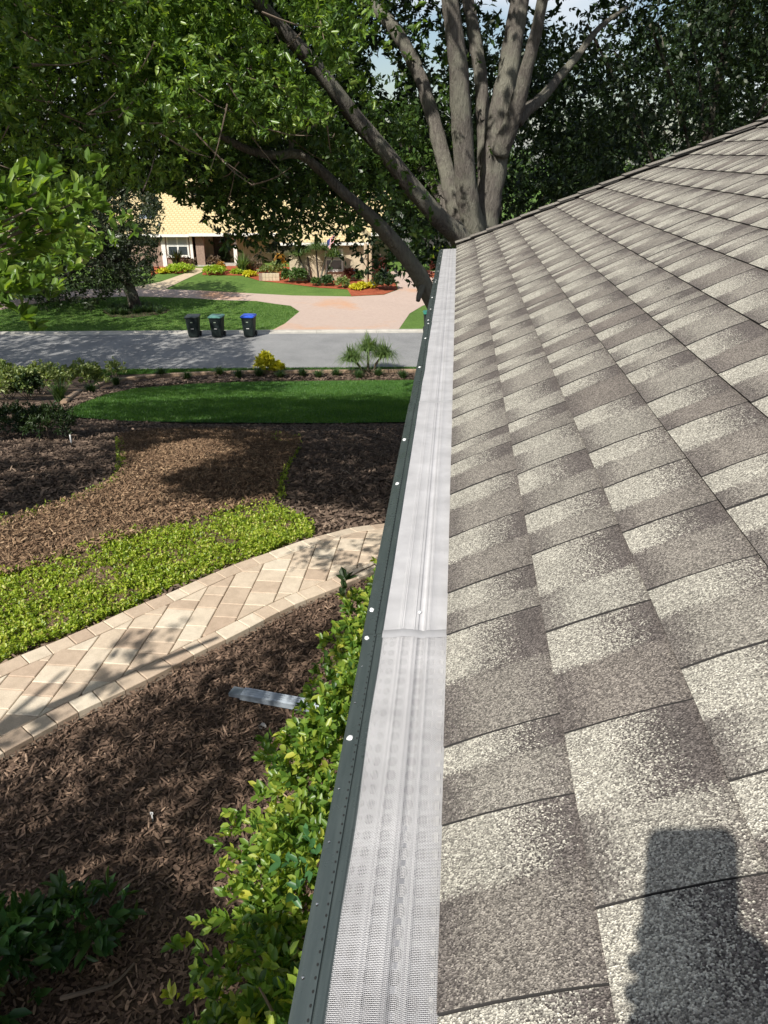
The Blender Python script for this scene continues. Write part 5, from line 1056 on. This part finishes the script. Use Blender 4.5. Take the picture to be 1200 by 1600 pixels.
# --- tree behind the viewpoint that shades the mulch bed
t3 = thing('yard_tree', 'tree standing behind the viewpoint and shading the mulch bed', 'tree', (-5.6, -2.6, 0))
mb = MB(); limb(mb, [[-5.6, -2.6, -.1, .2], [-5.5, -2.5, 2, .16], [-4.9, -2.2, 4, .1], [-4.2, -1.8, 5.4, .04]], 12, 10); mb.build('trunk', M['bark'], t3, True)
for e_ in ((-3., .2, 3.8), (-3.6, -1.2, 5.2), (-2.8, -2., 4.9), (-4.6, .3, 4.4)): mb = MB(); limb(mb, [[-5.3, -2.4, 2.9, .08], [(-5.3+e_[0])/2, (-2.4+e_[1])/2, 4.2, .05], [*e_, .015]], 9, 7); mb.build('limb', M['bark'], t3, True)
SHADE = [(-500, 1470), (0, 1225), (85, 1170), (180, 1122), (262, 1072), (335, 1040), (390, 1000), (475, 965), (530, 945), (575, 950), (545, 1060), (470, 1120), (415, 1180), (390, 1250), (350, 1330), (335, 1430), (510, 1432), (440, 1700), (-500, 1800)]
g = scatter(SHADE, 195); g = np.array([P(*q) for q in g])
cen3 = g+SUN*rng.uniform(4.6, 8.2, len(g))[:, None]; kk = np.repeat(np.arange(len(cen3)), 13); p = cen3[kk]+rng.normal(size=(len(kk), 3))*.17
gx_, gy2, _ = proj(shade_px(p)); hx, hy, _ = proj(p-SUN*((p[:, 2]-.9)/SUN[2])[:, None]); keep = inpoly(gx_, gy2, SHADE) & ~on_roof(p) & ~inpoly(hx, hy, [(560, 960), (500, 1080), (450, 1130), (410, 1250), (340, 1400), (340, 1440), (520, 1440), (600, 1000)]); crown(t3, p[keep], 5, .085, .042, M['oak_leaf'], False)
for pl_, n_ in (([(290, 1448), (505, 1442), (450, 1640), (250, 1640)], 40), ([(430, 1000), (520, 955), (500, 1040), (430, 1110), (405, 1190), (385, 1260), (390, 1180), (405, 1100)], 14)):
    g = np.array([atz(*q, .85) for q in scatter(pl_, n_)]); c3 = g+SUN*rng.uniform(3.6, 6.5, len(g))[:, None]; kk = np.repeat(np.arange(len(c3)), 9); p = c3[kk]+rng.normal(size=(len(kk), 3))*.09; hx, hy, _ = proj(p-SUN*((p[:, 2]-.85)/SUN[2])[:, None]); p = p[~on_roof(p) & inpoly(hx, hy, pl_)]; crown(t3, p, 5, .085, .042, M['oak_leaf'], False, 'hedge_shade_crown')
blob = np.array([P(*q) for q in ((235, 1005), (225, 1030), (250, 1000), (180, 1060), (160, 1075), (40, 1150), (60, 1140))]); cen3 = blob+SUN*rng.uniform(5., 6.5, len(blob))[:, None]; kk = np.repeat(np.arange(len(cen3)), 9); p = cen3[kk]+rng.normal(size=(len(kk), 3))*.09
crown(t3, p, 5, .085, .042, M['oak_leaf'], False, 'side_crown')  # unseen clumps shaped to cast spots of shade on the walk

# ================================================================== THE ONE HOLDING THE PHONE (only the shadow shows)
CP = V3(0, 0, CZ)
ph = thing('phone', 'dark flat phone held up over the roof edge', 'phone', CP-FW*.012-UP*.06)
c0 = CP-FW*.0095-RT*.021-UP*.059
def rounded_slab(c, hw, hh, ht, r, nm, m, par):
    v = []
    for e in (-1, 1):
        for sx, sy, a0 in ((1, 1, 0), (-1, 1, 90), (-1, -1, 180), (1, -1, 270)):
            for a in (0, 30, 60, 90): th = math.radians(a0+a); v.append(c+RT*(sx*(hw-r)+r*math.cos(th))+UP*(sy*(hh-r)+r*math.sin(th))+FW*ht*e)
    n = 16; return obj(nm, v, [tuple(range(n-1, -1, -1)), tuple(range(n, 2*n))]+[(i, (i+1) % n, (i+1) % n+n, i+n) for i in range(n)], m, par)
rounded_slab(c0, .039, .077, .004, .012, 'body', M['hole'], ph); rounded_slab(c0-FW*.0046, .036, .074, .0004, .01, 'screen', plain('phone_screen', (.02, .02, .025), .1), ph)
def skin_body(name, nodes_, edges, m, parent=None, sub=2, root=0):
    me = bpy.data.meshes.new(name); o = bpy.data.objects.new(name, me); loc = rootloc(parent)
    me.from_pydata([tuple(np.array(q[:3])-loc) for q in nodes_], edges, []); COL.objects.link(o); o.parent = parent
    md = o.modifiers.new('skin', 'SKIN'); md.use_smooth_shade = True
    for i, q in enumerate(nodes_): sv = me.skin_vertices[0].data[i]; sv.radius = (q[3], q[3]); sv.use_root = (i == root)
    o.modifiers.new('sub', 'SUBSURF').levels = sub; o.modifiers['sub'].render_levels = sub; me.materials.append(m); return o
roofz = lambda x: ZE+(x-X0)*math.tan(TH)
pe_loc = V3(.72, -.75, roofz(.72)); man = thing('person', 'person in a work shirt kneeling on the shingles holding up a phone', 'person', pe_loc)
wr_ = c0-UP*.085+RT*.055-FW*.045
N = [(.66, -.80, roofz(.66)+.30, .15), (.62, -.74, roofz(.66)+.52, .15), (.58, -.66, roofz(.66)+.74, .16), (.55, -.58, roofz(.66)+.88, .07), (.53, -.54, roofz(.66)+.98, .085), (.52, -.52, roofz(.66)+1.10, .095),
     (.74, -.66, roofz(.66)+.82, .06), (.58, -.50, roofz(.66)+.50, .045), (*(wr_-FW*.06+RT*.07-UP*.06), .034), (*wr_, .028),
     (.42, -.68, roofz(.66)+.80, .06), (.36, -.62, roofz(.66)+.52, .045), (.42, -.40, roofz(.42)+.30, .032), (.5, -.28, roofz(.5)+.06, .03),
     (.78, -.74, roofz(.78)+.22, .10), (.80, -.42, roofz(.8)+.08, .07), (.86, -.86, roofz(.86)+.06, .05), (.56, -.72, roofz(.56)+.22, .10), (.56, -.38, roofz(.56)+.08, .07), (.62, -.84, roofz(.62)+.06, .05)]
skin_body('body', N, [(0, 1), (1, 2), (2, 3), (3, 4), (4, 5), (2, 6), (6, 7), (7, 8), (8, 9), (2, 10), (10, 11), (11, 12), (12, 13), (0, 14), (14, 15), (15, 16), (0, 17), (17, 18), (18, 19)], plain('work_shirt', (.12, .13, .16), .9), man)
skinm = plain('skin', (.45, .27, .19), .55)
H = lambda a, b, d: c0+RT*a+UP*b+FW*d
hand = [(*wr_, .026), (*H(.050, -.060, -.024), .024), (*H(.046, -.03, -.02), .020)]
he = [(0, 1), (1, 2)]
for j, (b, rch) in enumerate(((-.008, -.040), (-.028, -.046), (-.048, -.046), (-.066, -.040))):      # four fingers round the back to the far edge
    i0 = len(hand); hand += [(*H(.046, b, .0), .0095), (*H(.012, b-.004, .014), .009), (*H(-.022, b-.006, .014), .0085), (*H(rch, b-.006, .006), .008)]; he += [(1 if j > 1 else 2, i0), (i0, i0+1), (i0+1, i0+2), (i0+2, i0+3)]
i0 = len(hand); hand += [(*H(.052, -.035, -.020), .012), (*H(.034, -.012, -.016), .0105), (*H(.012, .0, -.014), .009)]; he += [(1, i0), (i0, i0+1), (i0+1, i0+2)]
skin_body('hand', hand, he, skinm, man)
